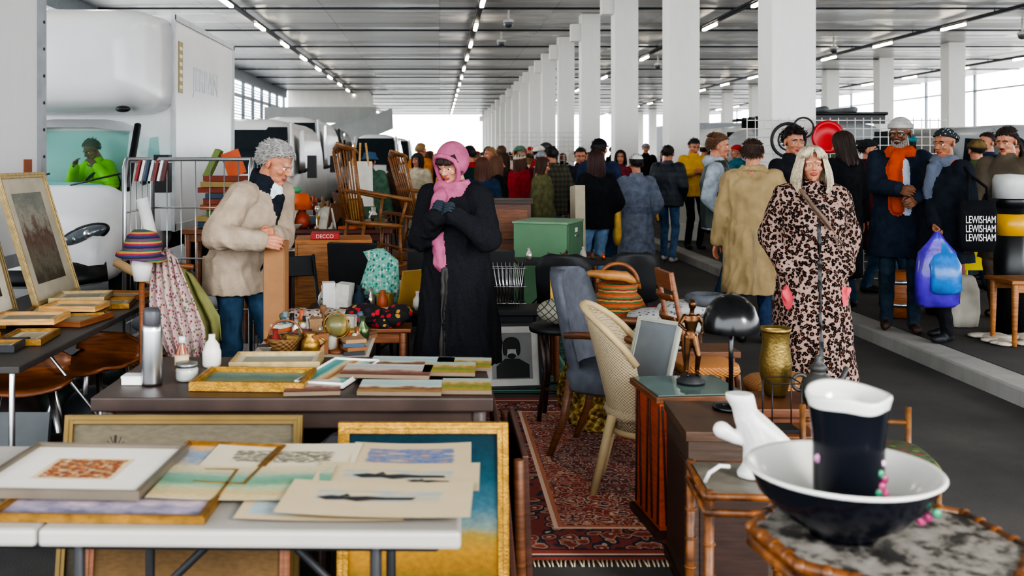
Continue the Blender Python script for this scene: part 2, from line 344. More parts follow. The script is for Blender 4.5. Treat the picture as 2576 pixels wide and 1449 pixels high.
def hair(style,m,n=200,seed=1,ln=None):
    g=Geo('hair'); R_=random.Random(seed)
    def thr(f): return float(np.interp(f,[-1,-.2,.15,.45,.8],[-.8,-.45,.05,.35,.47]))
    def reg(d): return d.z>thr(-d.y)
    L=ln or {'short':.03,'curly':.05,'long':.30,'bob':.18,'fringe':.08,'grey':.035,'blonde':.25}.get(style,.04)
    g.ball(HC,HAIRR*({'curly':1.13,'grey':1.05,'short':1.055,'fringe':1.02}.get(style,1.05)),m,44,None,reg)
    if style in('long','bob','blonde'):
        fl=.040 if style=='blonde' else .016; A0=38 if style=='blonde' else 44; rx0=.098 if style=='blonde' else .092
        def P(a,t,w=1.):
            if t<.4:
                th=math.pi/2*t/.4; k=math.sin(th)*w; rx,ry,z=rx0*k,.115*k,.038+.102*math.cos(th)
            else:
                u=(t-.4)/.6; z=.038-(L-.02)*u; rx=(rx0+fl*math.sin(u*2.2))*w; ry=(.115-.010*u)*w
            w2=1+(.018*math.sin(a*17+t*3)+.012*math.sin(a*37-t*6))*min(1,t*3)
            return (rx*w2*math.sin(a),.012-ry*w2*math.cos(a),z)
        J=56; I=18; vs=[]
        for i in range(I+1):
            t=i/I
            for j in range(J+1):
                a0=A0 if t>.28 else A0*(t/.28)**2; a=rad(a0+(360-2*a0)*j/J); p=P(a,max(.02,t)); vs.append((p[0],p[1],p[2]+(.012*math.sin(a*13) if i==I else 0)))
        g.add(vs,[(i*(J+1)+j,i*(J+1)+j+1,(i+1)*(J+1)+j+1,(i+1)*(J+1)+j) for i in range(I) for j in range(J)],m,True)
        for c in range(n):
            a=rad(R_.uniform(A0,360-A0)); t0=R_.uniform(.04,.35); t1=min(1.05,t0+R_.uniform(.4,.8)); w=R_.uniform(1.0,1.04); da=R_.uniform(-.08,.08)
            g.tube([P(a+da*i/8,t0+(t1-t0)*i/8,w) for i in range(9)],[.0018+.0022*math.sin(math.pi*min(1,.15+i/8)) for i in range(9)],m,4,True,.6)
        if style=='blonde':
            for c in range(90):
                x=R_.uniform(-.055,.055); x2=x*1.15+R_.uniform(-.01,.01)+(.02 if x>0 else -.02); g.tube([(x*.4,-.03,.137),(x*.8,-.085,.115),(x2,-.110+abs(x2)*.35,.075),(x2*1.1,-.108+abs(x2)*.45,.045+R_.uniform(-.006,.01))],[.003,.003,.003,.0012],m,4,True,.6)
        return g
    c=0
    while c<n:
        d=V((R_.gauss(0,1),R_.gauss(0,1),R_.gauss(0,1))).normalized()
        if not reg(d) or (style=='fringe' and d.y>0): continue
        c+=1; p=HC+V((d.x*HAIRR.x,d.y*HAIRR.y,d.z*HAIRR.z)); sx=1 if d.x>0 else -1
        if style=='fringe': tgt=V((d.x*.5,-.6,-1))
        elif style=='grey': tgt=V((d.x*.6+R_.gauss(0,.3),.8+R_.gauss(0,.3),-.5+R_.gauss(0,.35)))
        else: tgt=V((d.x*.6,.9 if d.y<.2 else .2,-.7 if d.z<.5 else .15))
        k=6 if style=='fringe' else 4; v=d*.3; pts=[p.copy()]; lift=1.05+R_.random()*.05+(.06 if style=='curly' else .01 if style=='grey' else 0); LL=L*R_.uniform(.8,1.08)
        if style=='fringe': lift=1.01+R_.random()*.03
        for i in range(k):
            if style=='curly': tgt=V((R_.gauss(0,1),R_.gauss(0,1),R_.gauss(0,1)))
            v=(v*.35+tgt.normalized()*.65); p=p+v.normalized()*LL/k; w=p-HC; e=V((w.x/HAIRR.x,w.y/HAIRR.y,w.z/HAIRR.z))
            if e.length<lift: e=e.normalized()*lift if e.length>.01 else V((0,1,0)); p=HC+V((e.x*HAIRR.x,e.y*HAIRR.y,e.z*HAIRR.z))
            if style=='fringe' and p.z<.034: break
            if style!='fringe' and p.z<.045 and p.y<-.02 and abs(p.x)<.07: p.x=sx*.076
            pts.append(p.copy())
        if len(pts)>2:
            r0={'curly':.007,'grey':.0038}.get(style,.004); g.tube(pts,[r0*(1-.55*i/len(pts)) for i in range(len(pts))],m,4,True,.6)
    return g
SK={'fair':skin('c08668','b07258'),'tan':skin('a06c4e','905c42'),'brown':skin('764c34','663e2a'),'pale':skin('cc987e','bd806a')}
LIP={k:mat(v,.45) for k,v in(('fair','9c5046'),('tan','7d4136'),('brown','5a3228'),('pale','a84a44'))}
LABS=['top','pants','shoe','skin','x1','x2']
def ik(a,b,l1,l2,hint):
    d=b-a; D=d.length; 
    if D>(l1+l2)*.995: b=a+d.normalized()*(l1+l2)*.995; d=b-a; D=d.length
    x=(l1*l1-l2*l2+D*D)/(2*D); h=math.sqrt(max(1e-6,l1*l1-x*x)); n_=d.normalized(); q=(hint-n_*hint.dot(n_)).normalized()
    return a+n_*x+q*h,b
def obj(name,me,par,M=None,mats=None):
    o=bpy.data.objects.new(name,me); sc.collection.objects.link(o); o.parent=par
    if M is not None: o.matrix_local=M
    if mats:
        for i,m in enumerate(mats):
            if i<len(o.material_slots): o.material_slots[i].link='OBJECT'; o.material_slots[i].material=m
    return o
JEANS=cloth('2f465c'); BLACK=cloth('1c1d21'); SHB=mat('1a1817',.5); WHT=mat('d0ceca',.6)
DH=mat('1d1512',.6,0,.3,40)
def person(name,x,y,yaw,H=1.72,z0=0,lean=0,top=None,pants=JEANS,shoe=SHB,skin='fair',hem=.84,flare=0.,puff=0.,wr=None,wl=None,head=(0,0),hs='short',hc=None,fem=False,vox=.014,stride=.0,hat=None,extra=None,handm=None,grip=False,sit=False,hn=160,wid=1.,x1=None,x2=None,collar=True,disp=.008,hln=None,hn_seed=1):
    s=H/1.753; E=bpy.data.objects.new(name,None); sc.collection.objects.link(E); E.location=(x,y,z0); E.rotation_euler=(0,0,rad(yaw)); E.scale=(s,s,s)
    MW=TR(x,y,z0)@RZ(yaw)@SC(s,s,s); MI=MW.inverted()
    ph=.95 if not sit else .5; dz=ph-.95
    Tm=TR(0,0,ph)@RX(lean)@TR(0,0,-.95); B=Body(); top=top or BLACK; fw=.93 if fem else 1.; fw*=wid
    jl=[]
    for q in(-1,1):
        hip=V((q*.088,0,ph-.03)); ank=V((q*.10,-stride*q+.02,.09)) if not sit else V((q*.12,-.42,.09))
        kn,ank=ik(hip,ank,.43,.44,V((q*.08,-1,0)))
        B.chain([hip,kn,ank+V((0,0,.0))],[.088,.064,.052],'pants'); B.cap(ank,ank-V((0,0,.015)),.054,.052,'pants')
        B.cap(ank+V((0,.015,-.045)),ank+V((q*.015,-.15,-.055)),.041,.034,'shoe',.004); B.cap(ank+V((0,.01,0)),ank+V((0,.0,-.05)),.043,.042,'shoe')
    B.ell((0,.01,ph),(.155,.115,.11),'pants')
    p=puff
    up=[(0,.01,1.52,.062,.062),(0,.01,1.49,.085,.072),(0,.012,1.46,(.135+p*.3)*fw,.085),(0,.012,1.42,(.175+p*.5)*fw,.10+p*.5),(0,.005,1.36,(.19+p)*fw,.115+p),(0,0,1.26,(.19+p)*fw,.128+p),(0,0,1.12,(.17+p)*fw,.118+p),(0,0,1.0,(.168+p)*fw,.122+p),(0,0,.95,(.172+p)*fw,.125+p)]
    B.loft(up,'top',Tm,2.3,0,.006)
    if hem<1.0:
        n_=6; lo=[]
        for i in range(n_+1):
            t=i/n_; z=1.02+dz-(1.02-hem)*t; lo.append((0,-.0,z,(.170+p+flare*t+.012)*fw,.124+p+flare*.8*t+.008))
        B.loft(lo,'top',None,2.2,.0,.025 if flare else .006)
    if collar: 
        B.loft([(0,.015,1.54,.070,.072),(0,.012,1.50,.084,.080),(0,.01,1.46,.09,.08)],'top',Tm)
    hands=[]
    for q,wt in((-1,wr),(1,wl)):
        S=Tm@V((q*.17*fw,.012,1.42)); 
        if wt=='pocket': tw=V((q*.19,-.09,.96+dz)); hint=V((q*.6,1,0))
        elif wt is None: tw=V((q*(.25+p),-.05,.86+dz)); hint=V((q*.3,1,0))
        else: tw=MI@V(wt); hint=V((q*.8,.35,-.9))
        el,w_=ik(S,tw,.29,.265,hint); pr=p*.6
        B.chain([S,el,w_],[.068+pr,.054+pr,.042+pr*.7],'top'); d=(w_-el).normalized(); B.cap(w_-d*.02,w_,.046+pr*.7,.044+pr*.7,'top')
        if wt!='pocket': hands.append((q,w_,d))
        jl.append((S,el,w_))
    if extra: extra(B,Tm,jl)
    me=B.build(vox,LABS,[top,pants,shoe,SK[skin],x1 or top,x2 or top],disp,2); obj('body',me,E)
    hm=handm or SK[skin]
    for q,w_,d in hands:
        z=-d; th=V((-q*.5,-1,.15)) if abs(d.z)>.6 else V((-q*.6,-.1,1)); xx=(th-z*th.dot(z)).normalized(); pal=V((-q,0.3,0)) if abs(d.z)>.6 else V((-q*.5,.5,-.4)); yy=z.cross(xx); 
        if yy.dot(pal)<0: yy=-yy
        M=Matrix(((xx.x,yy.x,z.x,w_.x+d.x*.012),(xx.y,yy.y,z.y,w_.y+d.y*.012),(xx.z,yy.z,z.z,w_.z+d.z*.012),(0,0,0,1)))
        k=.92 if fem else 1.
        obj('hand',HGRIP if grip else HREL,E,M@SC(k,k,k),[hm])
    hc=hc or DH
    HM=Tm@TR(0,-.012,1.637)@RX(-lean*.6)@RZ(head[0])@RX(head[1])
    if fem: HM=HM@SC(.95,.95,.97)
    obj('head',HEADF if fem else HEADM,E,HM,[SK[skin],hc,LIP[skin]]); obj('eyes',EYES,E,HM,[M_EYE,M_IRIS])
    if hs: 
        g=hair(hs,hc,hn,hn_seed,hln); o=g.done(par=E); o.matrix_local=HM
    if hat: 
        g=hat(); o=g.done(par=E,solid=.004); o.matrix_local=HM
    return E,HM,Tm
def h_beanie(c):
    def f():
        g=Geo('beanie'); m=cloth(c,.8,150); g.ball(HC+V((0,.004,.0)),HAIRR*1.12,m,36,RX(-10),lambda d:d.z>.18); g.loft([(0,.012,.04,.092,.114),(0,.012,.058,.097,.119),(0,.012,.078,.093,.114)],m,32,2.,False,RX(-8)); return g
    return f
def h_cap(c,brim=True,tall=1.):
    def f():
        g=Geo('cap'); m=cloth(c,.4,200); g.ball(HC,(HAIRR.x*1.11,HAIRR.y*1.12,HAIRR.z*1.12*tall),m,32,RX(-4),lambda d:d.z>.25)
        if brim: g.loft([(0,-.115,.062,.065,.055),(0,-.118,.066,.065,.055)],m,20,2.3,True,RX(8))
        return g
    return f
def h_bucket(c):
    def f():
        g=Geo('bucket_hat'); m=cloth(c,.4,200); g.lathe([(.14,.03),(.10,.075),(.09,.13),(.02,.145)],m,24,(0,.01,0),cap=False); return g
    return f
# ---------- camera, world, lights
cam=bpy.data.cameras.new('camera'); co=bpy.data.objects.new('camera',cam); sc.collection.objects.link(co); sc.camera=co
co.location=(0,0,1.6); co.rotation_euler=(rad(90),0,0); cam.sensor_width=36; cam.lens=34.94; cam.shift_x=.0710; cam.shift_y=-.1283; cam.clip_end=400
cam.dof.use_dof=True; cam.dof.focus_distance=6.6; cam.dof.aperture_fstop=3.2
W=bpy.data.worlds.new('overcast'); sc.world=W; W.use_nodes=True; bg=W.node_tree.nodes['Background']; bg.inputs[0].default_value=(.91,.955,1,1); bg.inputs[1].default_value=5.4
l=bpy.data.lights.new('sun','SUN'); l.energy=3; l.angle=rad(14); l.color=(1,.96,.90); o=bpy.data.objects.new('sun',l); sc.collection.objects.link(o); o.rotation_euler=(rad(68),0,rad(42))
try:
    sc.view_settings.view_transform='AgX'; sc.view_settings.look='AgX - High Contrast'; sc.view_settings.exposure=.32
except Exception as e: print(e)
# ---------- hall
asph=m_asphalt()
CY=-5
g=Geo('floor'); g.box(-9.6,3.72,CY,98,-.1,0,asph); g.done()
g=Geo('ground'); g.box(-70,90,-60,170,-.3,-.12,m_asphalt('9a9994','a5a39e','b0aeaa')); g.done()
g=Geo('pavement'); kerb=m_wall('a9a8a4',.2); g.box(3.72,3.98,CY,98,-.1,.115,kerb); g.box(3.98,26.88,CY,98,-.1,.11,asph); g.done(bevel=.015)
PZ=.116
g=Geo('ceiling'); g.box(-9.6,27,CY,98,5.7,6.1,m_ceiling()); g.done()
colm=m_wall('ecebe7',.06)
for i in range(16):
    g=Geo('column'); Y=12.4+5.42*i; g.box(-.27,.27,-.27,.27,.0,5.575,colm); g.box(-.29,.29,-.29,.29,0,.3,colm); g.box(-.55,-.27,-.14,.14,4.8,5.3,colm); g.done(4.33,Y,PZ,bevel=.012)
for i in range(13):
    g=Geo('column'); g.box(-.3,.3,-.3,.3,0,5.575,colm); g.done(18.5,35.8+5.6*i,PZ,bevel=.012)
trm=mat('2b2d31',.5); glow=emit('fff3dc',22)
for X in(-5.3,1.08,8.0,15.2,22.8):
    g=Geo('strip_light'); g.box(X-.06,X+.06,2,98,5.48,5.54,trm); g.box(X-.11,X-.09,2,98,5.5,5.56,trm)
    Y=10.6
    while Y<97:
        g.box(X-.045,X+.045,Y-.65,Y+.65,5.40,5.46,glow); g.box(X-.06,X+.06,Y-.68,Y+.68,5.46,5.49,trm); g.cyl((X,Y-2.2,5.5),(X,Y-2.2,5.69),.015,trm,n=6); Y+=4.7
    g.done()
g=Geo('ceiling_conduit')
Y=8.3
while Y<97: g.cyl((-9.3,Y,5.64),(26.8,Y,5.64),.03,trm,n=6); Y+=4.7
g.done()
for X,Y in((1.9,27.3),(13.5,34),(2.0,32),(8.8,40),(17.6,30)):
    g=Geo('security_camera'); g.cyl((0,0,.0),(0,0,.39),.03,WHT); g.ball((0,0,-.05),(.13,.13,.12),mat('50545a',.2)); g.lathe([(.14,-.02),(.15,.04),(.06,.09)],WHT); g.done(X,Y,5.3)
wm=m_wall('c9ccd0'); frm=mat('6d747c',.4)
g=Geo('wall_left'); g.box(-9.58,-9.35,2,61,0,.9,wm); g.box(-9.58,-9.35,2,61,5.2,5.69,frm)
for i in range(24):
    Y=3+2.5*i; g.box(-9.55,-9.4,Y-.07,Y+.07,.9,5.2,frm)
for z in(2.6,3.6,4.5): g.box(-9.52,-9.44,2,61,z-.03,z+.03,frm)
for k in range(14): g.box(-9.7,-9.62,44,60,3.2+k*.14,3.24+k*.14,frm)
g.done()
g=Geo('trim_bulkhead'); g.box(-9.4,-4.4,61.7,66,4.35,5.69,m_wall('dcd9d2')); g.box(-9.6,-9.0,61.7,66,0,4.35,wm); g.done()
g=Geo('stair_parapet'); cm=m_wall('8f918f'); 
for y0,(xa,xb) in((44,(-6.7,-2.1)),(47,(-8.5,-3.2))):
    vs=[(xa,y0,2.0),(xb,y0,3.75),(xb+.05,y0,2.85),(xa+1.6,y0,1.6)]; g.add(vs+[(a,b+.35,c) for a,b,c in vs],[(0,3,2,1),(4,5,6,7),(0,1,5,4),(1,2,6,5),(2,3,7,6),(3,0,4,7)],cm)
g.box(-8.8,-3.2,50,50.4,3.3,4.1,cm); g.done()
g=Geo('wall_right'); g.box(26.9,27.0,-2,98,.0,.9,wm)
for i in range(20): g.box(26.9,27.0,5*i-.08,5*i+.08,.9,5.69,frm)
for z in(3.0,4.9): g.box(26.92,26.98,-2,98,z-.04,z+.04,frm)
g.done()
# ---------- vehicles
WP=mat('e2e2e3',.22,0,.03,2); BLKP=mat('17181b',.4); RUB=mat('141414',.8); CHR=metal('c8c8ca',.2); WSG=glass('b8dcd8',.92)
def ysec(g,st,m,skip=None,n=24,e=3.2,cap=True):
    vs=[]
    for y,z0,z1,hb,ht in st:
        for j in range(n):
            a=2*math.pi*(j+.5)/n; c,s_=math.cos(a),math.sin(a); cx=math.copysign(abs(c)**(2/e),c); cz=math.copysign(abs(s_)**(2/e),s_)
            w=hb+(ht-hb)*(cz+1)/2; vs.append((cx*w,y,(z0+z1)/2+cz*(z1-z0)/2))
    k=len(st); fs=[(i*n+j,(i+1)*n+j,(i+1)*n+(j+1)%n,i*n+(j+1)%n) for i in range(k-1) for j in range(n) if not(skip and skip(i,j))]
    if cap: fs+=[tuple(range(n)),tuple((k-1)*n+j for j in range(n))[::-1]]
    g.add(vs,fs,m,True)
def wheel(g,x,y,r=.34):
    g.tube([(x-.11,y,r),(x-.10,y,r),(x+.10,y,r),(x+.11,y,r)],[r*.9,r,r,r*.9],RUB,24); sx=1 if x>0 else -1; g.tube([(x+sx*.10,y,r),(x+sx*.125,y,r)],[r*.62,r*.55],metal('9a9a9c',.4),20)
def van(name,x,y,rz,col,top=2.3,L=5.2,rack=False,luton=False,z0=0):
    P_=mat(col,.25,0,.04,2) if isinstance(col,str) else col; g=Geo(name)
    zt=min(top,2.05) if luton else top
    st=[(0,.38,.72,.78,.74),(.06,.32,.92,.92,.84),(.30,.30,1.05,.98,.90),(.85,.30,1.22,1.0,.88),(1.0,.30,1.33,1.0,.86),(1.55,.30,zt-.12,1.0,.80),(1.9,.30,zt,1.0,.82)]
    st+=[(L if not luton else 2.3,.30,zt,1.0,.84)]
    ysec(g,st,P_,(lambda i,j: (i==4 and 2<=j<=9) or (i in(5,6) and j in(1,2,9,10))) if luton else None,e=4.)
    wz=zt-.16; G=WSG if luton else mat('1d262b',.08)
    g.quad([(-.80,.93,1.30),(.80,.93,1.30),(.68,1.53,wz),(-.68,1.53,wz)],G)
    for sx in(-1,1):
        g.quad([(sx*.955,1.15,1.30),(sx*.955,2.0,1.30),(sx*.905,2.0,wz-.05),(sx*.91,1.50,wz-.08)],G)
        g.tube([(sx*.86,.86,1.26),(sx*.76,1.56,wz+.06)],.04,BLKP if luton else P_,8)
        hl=mat('6a7278',.1,.3); g.ball((sx*.68,.11,.83),(.25,.075,.10),BLKP,20,RZ(sx*20)@RY(sx*-20)); g.ball((sx*.69,.088,.835),(.22,.065,.080),hl,20,RZ(sx*20)@RY(sx*-20))
        g.ball((sx*.60,.020,.80),(.045,.022,.045),CHR,14); g.ball((sx*.73,.040,.85),(.04,.022,.04),CHR,14)
        g.tube([(sx*.96,1.05,1.32),(sx*1.15,.98,1.38)],.03,BLKP); g.cb((sx*1.2,.98,1.42),(.16,.12,.40),BLKP)
        g.cb((sx*1.2,1.045,1.42),(.13,.01,.34),CHR); wheel(g,sx*.88,.85); wheel(g,sx*.88,L-1.0)
    g.cb((0,.0,.78),(.85,.08,.17),BLKP); [g.cb((0,-.045,.72+.035*k),(.8,.012,.012),CHR) for k in range(5)]
    g.tube([(-.9,.10,.50),(-.6,-.03,.48),(.6,-.03,.48),(.9,.10,.50)],[.13,.15,.15,.13],BLKP,12,True,.5); g.cb((0,-.09,.50),(.5,.01,.11),mat('e6e6e0',.4))
    g.ball((0,-.045,.97),(.06,.012,.045),CHR)
    for a in(-.5,.25): g.tube([(a,.90,1.30),(a+.5,.99,1.42)],.01,BLKP,5)
    if luton:
        B_=WP; h=top; ysec(g,[(.58,2.36,h-.36,.80,.74),(.62,2.26,h-.26,.94,.90),(.72,2.16,h-.15,1.03,1.0),(.92,2.10,h-.07,1.07,1.05),(1.3,2.08,h-.02,1.08,1.075),(1.85,2.08,h,1.08,1.08)],B_,None,72,8.0)
        g.box(-1.08,1.08,1.85,L,.75,h,B_); t_=mat('c4c6c8',.4)
        for sx in(-1,1):
            g.box(sx*1.08-.02,sx*1.08+.02,1.83,1.89,.75,h+.01,t_); g.box(sx*1.08-.02,sx*1.08+.02,1.85,L,h-.05,h+.015,t_); g.box(sx*1.08-.02,sx*1.08+.02,1.85,L,.74,.82,t_); g.box(sx*1.08-.02,sx*1.08+.02,L-.06,L+.01,.75,h,t_)
        g.box(-.75,.75,2.35,L-.1,.45,.75,BLKP)
        g.ball((.88,.66,2.09),(.08,.06,.035),BLKP)
        sm=mat('26282c',.8)
        g.cb((-.42,1.95,1.35),(.5,.14,.65),sm,RX(-8)); g.tube([(-.55,1.98,1.72),(-.52,1.98,1.90),(-.32,1.98,1.90),(-.29,1.98,1.72)],.035,sm)
        g.cb((0,1.25,1.16),(1.6,.45,.08),sm); g.torus((.42,1.38,1.28),.19,.018,BLKP,RX(60))
    if rack:
        for sx in(-1,1): g.tube([(sx*.75,1.9,top+.14),(sx*.75,L-.3,top+.14)],.03,BLKP)
        for k in range(9): g.cyl((-.8,1.9+.35*k,top+.15),(.8,1.9+.35*k,top+.15),.025,BLKP,n=8)
        for k in range(3): g.box(-.76,.76,1.9+k*1.3,1.93+k*1.3,top-.02,top+.12,BLKP)
        g.tube([(-.2,2,top+.22),(-.2,L-.3,top+.22)],.06,mat('5a5d60',.4)); g.tube([(.3,2,top+.22),(.3,L-.3,top+.22)],.05,mat('7a7d80',.4))
    o=g.done(x,y,z0,rz); return o
tk=van('box_truck',-4.13,9.55,0,WP,3.22,5.15,luton=True)
text('JERPAN',TR(1.082,3.45,2.55)@RZ(90)@RX(90),.42,mat('bcc0c8',.4),tk)
g=Geo('sign_plate'); g.box(0,.01,2.06,2.24,2.35,2.95,mat('9a8a5c',.4)); [g.box(.01,.012,2.09,2.21,2.4+.09*k,2.44+.09*k,mat('e6dfc2',.5)) for k in range(6)]; o=g.done(1.08,0,.0,par=tk)
g=Geo('box_van'); pm=m_wall('d2d1cf',.04); g.box(-2.2,0,0,4.1,.85,3.6,pm); t_=mat('8d8f92',.4); g.box(-.02,.03,4.02,4.12,.85,3.6,t_); g.box(-.02,.02,0,4.1,.83,.92,t_); g.box(-.02,.03,-.02,.06,.85,3.6,t_)
g.box(.0,.012,3.78,3.9,1.40,1.58,mat('8a4a2c',.5)); g.box(-2,-.2,.2,3.9,.5,.85,BLKP)
for x in(-1.95,-.28):
    for y in(.8,3.2): g.tube([(x-.13,y,.37),(x+.13,y,.37)],.37,RUB,24); g.tube([(x+.12,y,.37),(x+.145,y,.37)],.2,CHR,18)
[g.cyl((.03,4.07,1.0+.2*k),(.036,4.07,1.0+.2*k),.012,trm,n=8) for k in range(13)]
g.done(-2.97,3.32,0)
van('panel_van',-3.45,16.6,0,'dcdcdb',2.3,5.2); van('panel_van',-3.75,23,0,'d9dadb',2.6,5.5); van('panel_van',-3.9,29.5,0,'2c2f35',2.55); van('panel_van',-2.4,36,0,'d5d6d8',2.45); van('panel_van',-2.2,46,0,'cfd0d2',2.5)
van('panel_van',6.72,14.6,2,'a4a9af',2.05,5.3,rack=True,z0=PZ); van('panel_van',9.2,13.4,6,'b2b7bc',1.98,5,z0=PZ); van('panel_van',7.2,21,0,'d4d6d8',2.2,z0=PZ)
van('panel_van',12,17,0,'b7bbc0',2.1,z0=PZ); van('panel_van',15,19,0,'d4d6d8',2.2,z0=PZ)
g=Geo('box_trailer'); g.box(-1.2,1.2,0,3,.6,2.45,mat('8f959a',.4)); g.box(-1.22,1.22,-.02,.05,.6,.7,t_); g.box(-1.22,1.22,-.02,.05,2.38,2.47,t_); g.box(-1.22,-1.12,-.02,.05,.6,2.47,t_); g.box(1.12,1.22,-.02,.05,.6,2.47,t_)
for sx in(-1,1): wheel(g,sx*1.0,1.5)
g.done(8.2,29,PZ)
# ---------- foreground people
def ex_fleece(B,Tm,jl):
    B.loft([(0,.03,1.56,.082,.08),(0,.02,1.53,.10,.09),(0,.01,1.47,.11,.085)],'x1',Tm)
    B.cap(Tm@V((0,-.115,1.46)),Tm@V((0,-.14,1.30)),.035,.014,'x1',.012); B.cap(Tm@V((0,-.085,1.50)),Tm@V((0,-.11,1.45)),.03,.02,'x2',.02)
    B.cap(Tm@V((.12,-.145,1.12)),Tm@V((.10,-.155,1.0)),.006,.006,'x1',.008); B.cap(Tm@V((0,-.157,1.3)),Tm@V((0,-.155,1.0)),.006,.006,'x1',.008)
FL=cloth('a39280',.9,90,.15)
person('man_in_beige_fleece',-1.20,5.92,62,1.74,lean=24,top=FL,pants=JEANS,hem=.80,puff=.045,wr=(-1.00,5.50,1.135),wl=(-.93,5.62,1.15),head=(8,16),hs='grey',hc=mat('a29f9b',.7,0,.4,60),vox=.009,grip=True,extra=ex_fleece,x1=cloth('20242c'),x2=mat('c9d3d6',.8),hn=1500,stride=.12,collar=False,disp=.014)
def ex_wool(B,Tm,jl):
    for q,(S,el,w) in zip((-1,1),jl): B.cap(el,w,.075,.06,'top'); B.cap(w-(w-el).normalized()*.05,w,.068,.066,'x1')
    B.loft([(0,.0,1.54,.095,.095),(0,-.01,1.50,.115,.11),(0,.0,1.45,.12,.10)],'x2',Tm)
    B.chain([Tm@V((-.03,-.13,1.46)),Tm@V((-.04,-.19,1.34)),Tm@V((-.03,-.185,1.16)),Tm@V((-.03,-.19,1.04))],[.05,.035,.03,.036],'x2',.01)
    B.cap((0.01,-.21,.98),(0.02,-.27,.35),.012,.012,'x1',.01)
PKC=mat('b0607e',.9,0,.2,14,.4,60,spec=.2)
def hat_scarf():
    g=Geo('headscarf'); m=PKC
    g.ball(HC+V((0,.012,-.008)),(.104,.124,.122),m,44,RX(6),lambda d: not(d.y<-.30 and d.z<.56 and abs(d.x)<.74) and d.z>-.85)
    g.tube([(-.04,-.075,-.115),(-.078,-.055,-.07),(-.088,-.052,0),(-.078,-.066,.055),(-.045,-.088,.088),(0,-.098,.098),(.045,-.088,.088),(.078,-.066,.055),(.088,-.052,0),(.078,-.055,-.07),(.04,-.075,-.115)],.014,m,8); return g
person('woman_in_pink_headscarf',.11,6.02,-28,1.665,lean=6,top=mat('26262a',.97,0,.25,120,.5,250,spec=.1),pants=BLACK,fem=True,hem=.39,flare=.075,puff=.055,wr=(.0,5.74,1.26),wl=(.075,5.72,1.27),head=(-8,18),hs='fringe',hc=mat('3a241c',.5,0,.3,50),vox=.009,grip=True,handm=mat('25303a',.8),extra=ex_wool,x1=mat('2e2c28',.6),x2=PKC,hat=hat_scarf,hn=450,disp=.018,skin='pale')
LEO=m_leopard(); CORAL=mat('d8545e',.8)
def ex_leo(B,Tm,jl):
    for q in(-1,1): B.ell((q*.195,-.135,.80 if q>0 else .77),(.022,.020,.048),'x1',RY(q*25),.014)
    B.cap((0.01,-.165,1.38),(0.01,-.235,.25),.004,.004,'x2',.006)
    B.chain([Tm@V((-.09,-.11,1.47)),Tm@V((-.02,-.185,1.36)),Tm@V((.10,-.195,1.20)),Tm@V((.19,-.13,1.07))],[.012]*4,'shoe',.012)
person('woman_in_leopard_coat',2.36,6.3,-8,1.655,top=LEO,pants=BLACK,fem=True,hem=.21,flare=.075,puff=.05,wr='pocket',wl='pocket',head=(-4,0),hs='blonde',hc=mat('c4b69c',.5,0,.35,70),vox=.009,extra=ex_leo,x1=CORAL,x2=mat('101010',.4),shoe=mat('6b5648',.6),hn=700,disp=.016)
NAVY=cloth('202937')
def ex_orange(B,Tm,jl):
    B.loft([(0,.01,1.535,.090,.09),(0,-.01,1.50,.115,.11),(0,-.01,1.45,.12,.10)],'x1',Tm); B.chain([Tm@V((-.02,-.12,1.46)),Tm@V((-.05,-.15,1.34)),Tm@V((-.03,-.16,1.12)),Tm@V((-.03,-.16,1.02))],[.05,.05,.045,.05],'x1',.012)
    B.cap(Tm@V((.03,-.13,1.40)),Tm@V((.04,-.145,1.0)),.03,.035,'x2',.005)
E,HM,_=person('man_with_orange_scarf',3.94,8.50,-22,1.80,z0=PZ,top=NAVY,pants=cloth('2c3b49'),shoe=mat('33231b',.6),skin='brown',hem=.62,flare=.05,puff=.035,wr=(3.76,8.13,1.33),wl=(3.88,8.09,1.26),head=(-20,8),hs=None,hc=mat('8f8a86',.7),vox=.010,grip=True,extra=ex_orange,x1=mat('b84a22',.9,0,.15,14,.5,120,spec=.2),x2=mat('a9b4c4',.8),hat=h_beanie('a9a7a3'),stride=.06,disp=.013)
g=Geo('beard'); bm=mat('8a847e',.8,0,.4,80)
g.ball((0,-.035,-.07),(.060,.062,.054),bm,28,None,lambda d:(d.z<-.15 or abs(d.x)>.78) and d.y<.3)
for k in range(260):
    a=RR.uniform(-1.5,1.5); p=V((.058*math.sin(a),-.035-.060*math.cos(a),RR.uniform(-.115,-.075)+.03*abs(math.sin(a)))); g.tube([p,p+V((0,-.006,-.010)),p+V((0,-.003,-.024))],[.004,.003,.001],bm,4)
g.tube([(-.026,-.088,-.058),(0,-.099,-.047),(.026,-.088,-.058)],[.004,.007,.004],bm,6)
o=g.done(par=E); o.matrix_local=HM
g=Geo('glasses'); m=mat('101010',.3)
for q in(-1,1): g.torus((q*.033,-.098,0),.022,.002,m,RX(90),18,5); g.tube([(q*.055,-.096,.004),(q*.078,.0,.006)],.002,m,5)
g.tube([(-.011,-.1,.003),(.011,-.1,.003)],.002,m,5); o=g.done(par=E); o.matrix_local=HM
def ex_hscarf(B,Tm,jl):
    B.loft([(0,.0,1.545,.085,.09),(0,-.01,1.50,.115,.115),(0,.0,1.45,.115,.10)],'x1',Tm); B.cap(Tm@V((.0,-.13,1.44)),Tm@V((-.03,-.15,1.22)),.05,.04,'x1',.012)
def hat_wrap():
    g=Geo('headwrap'); m=m_blobs('20262a',['cfd6d8','8a9aa0','20262a'],45,.3); g.ball(HC+V((0,.012,0)),(.094,.118,.10),m,40,RX(-18),lambda d:d.z>.02); g.ball((0,.12,.03),(.06,.05,.045),m,14); return g
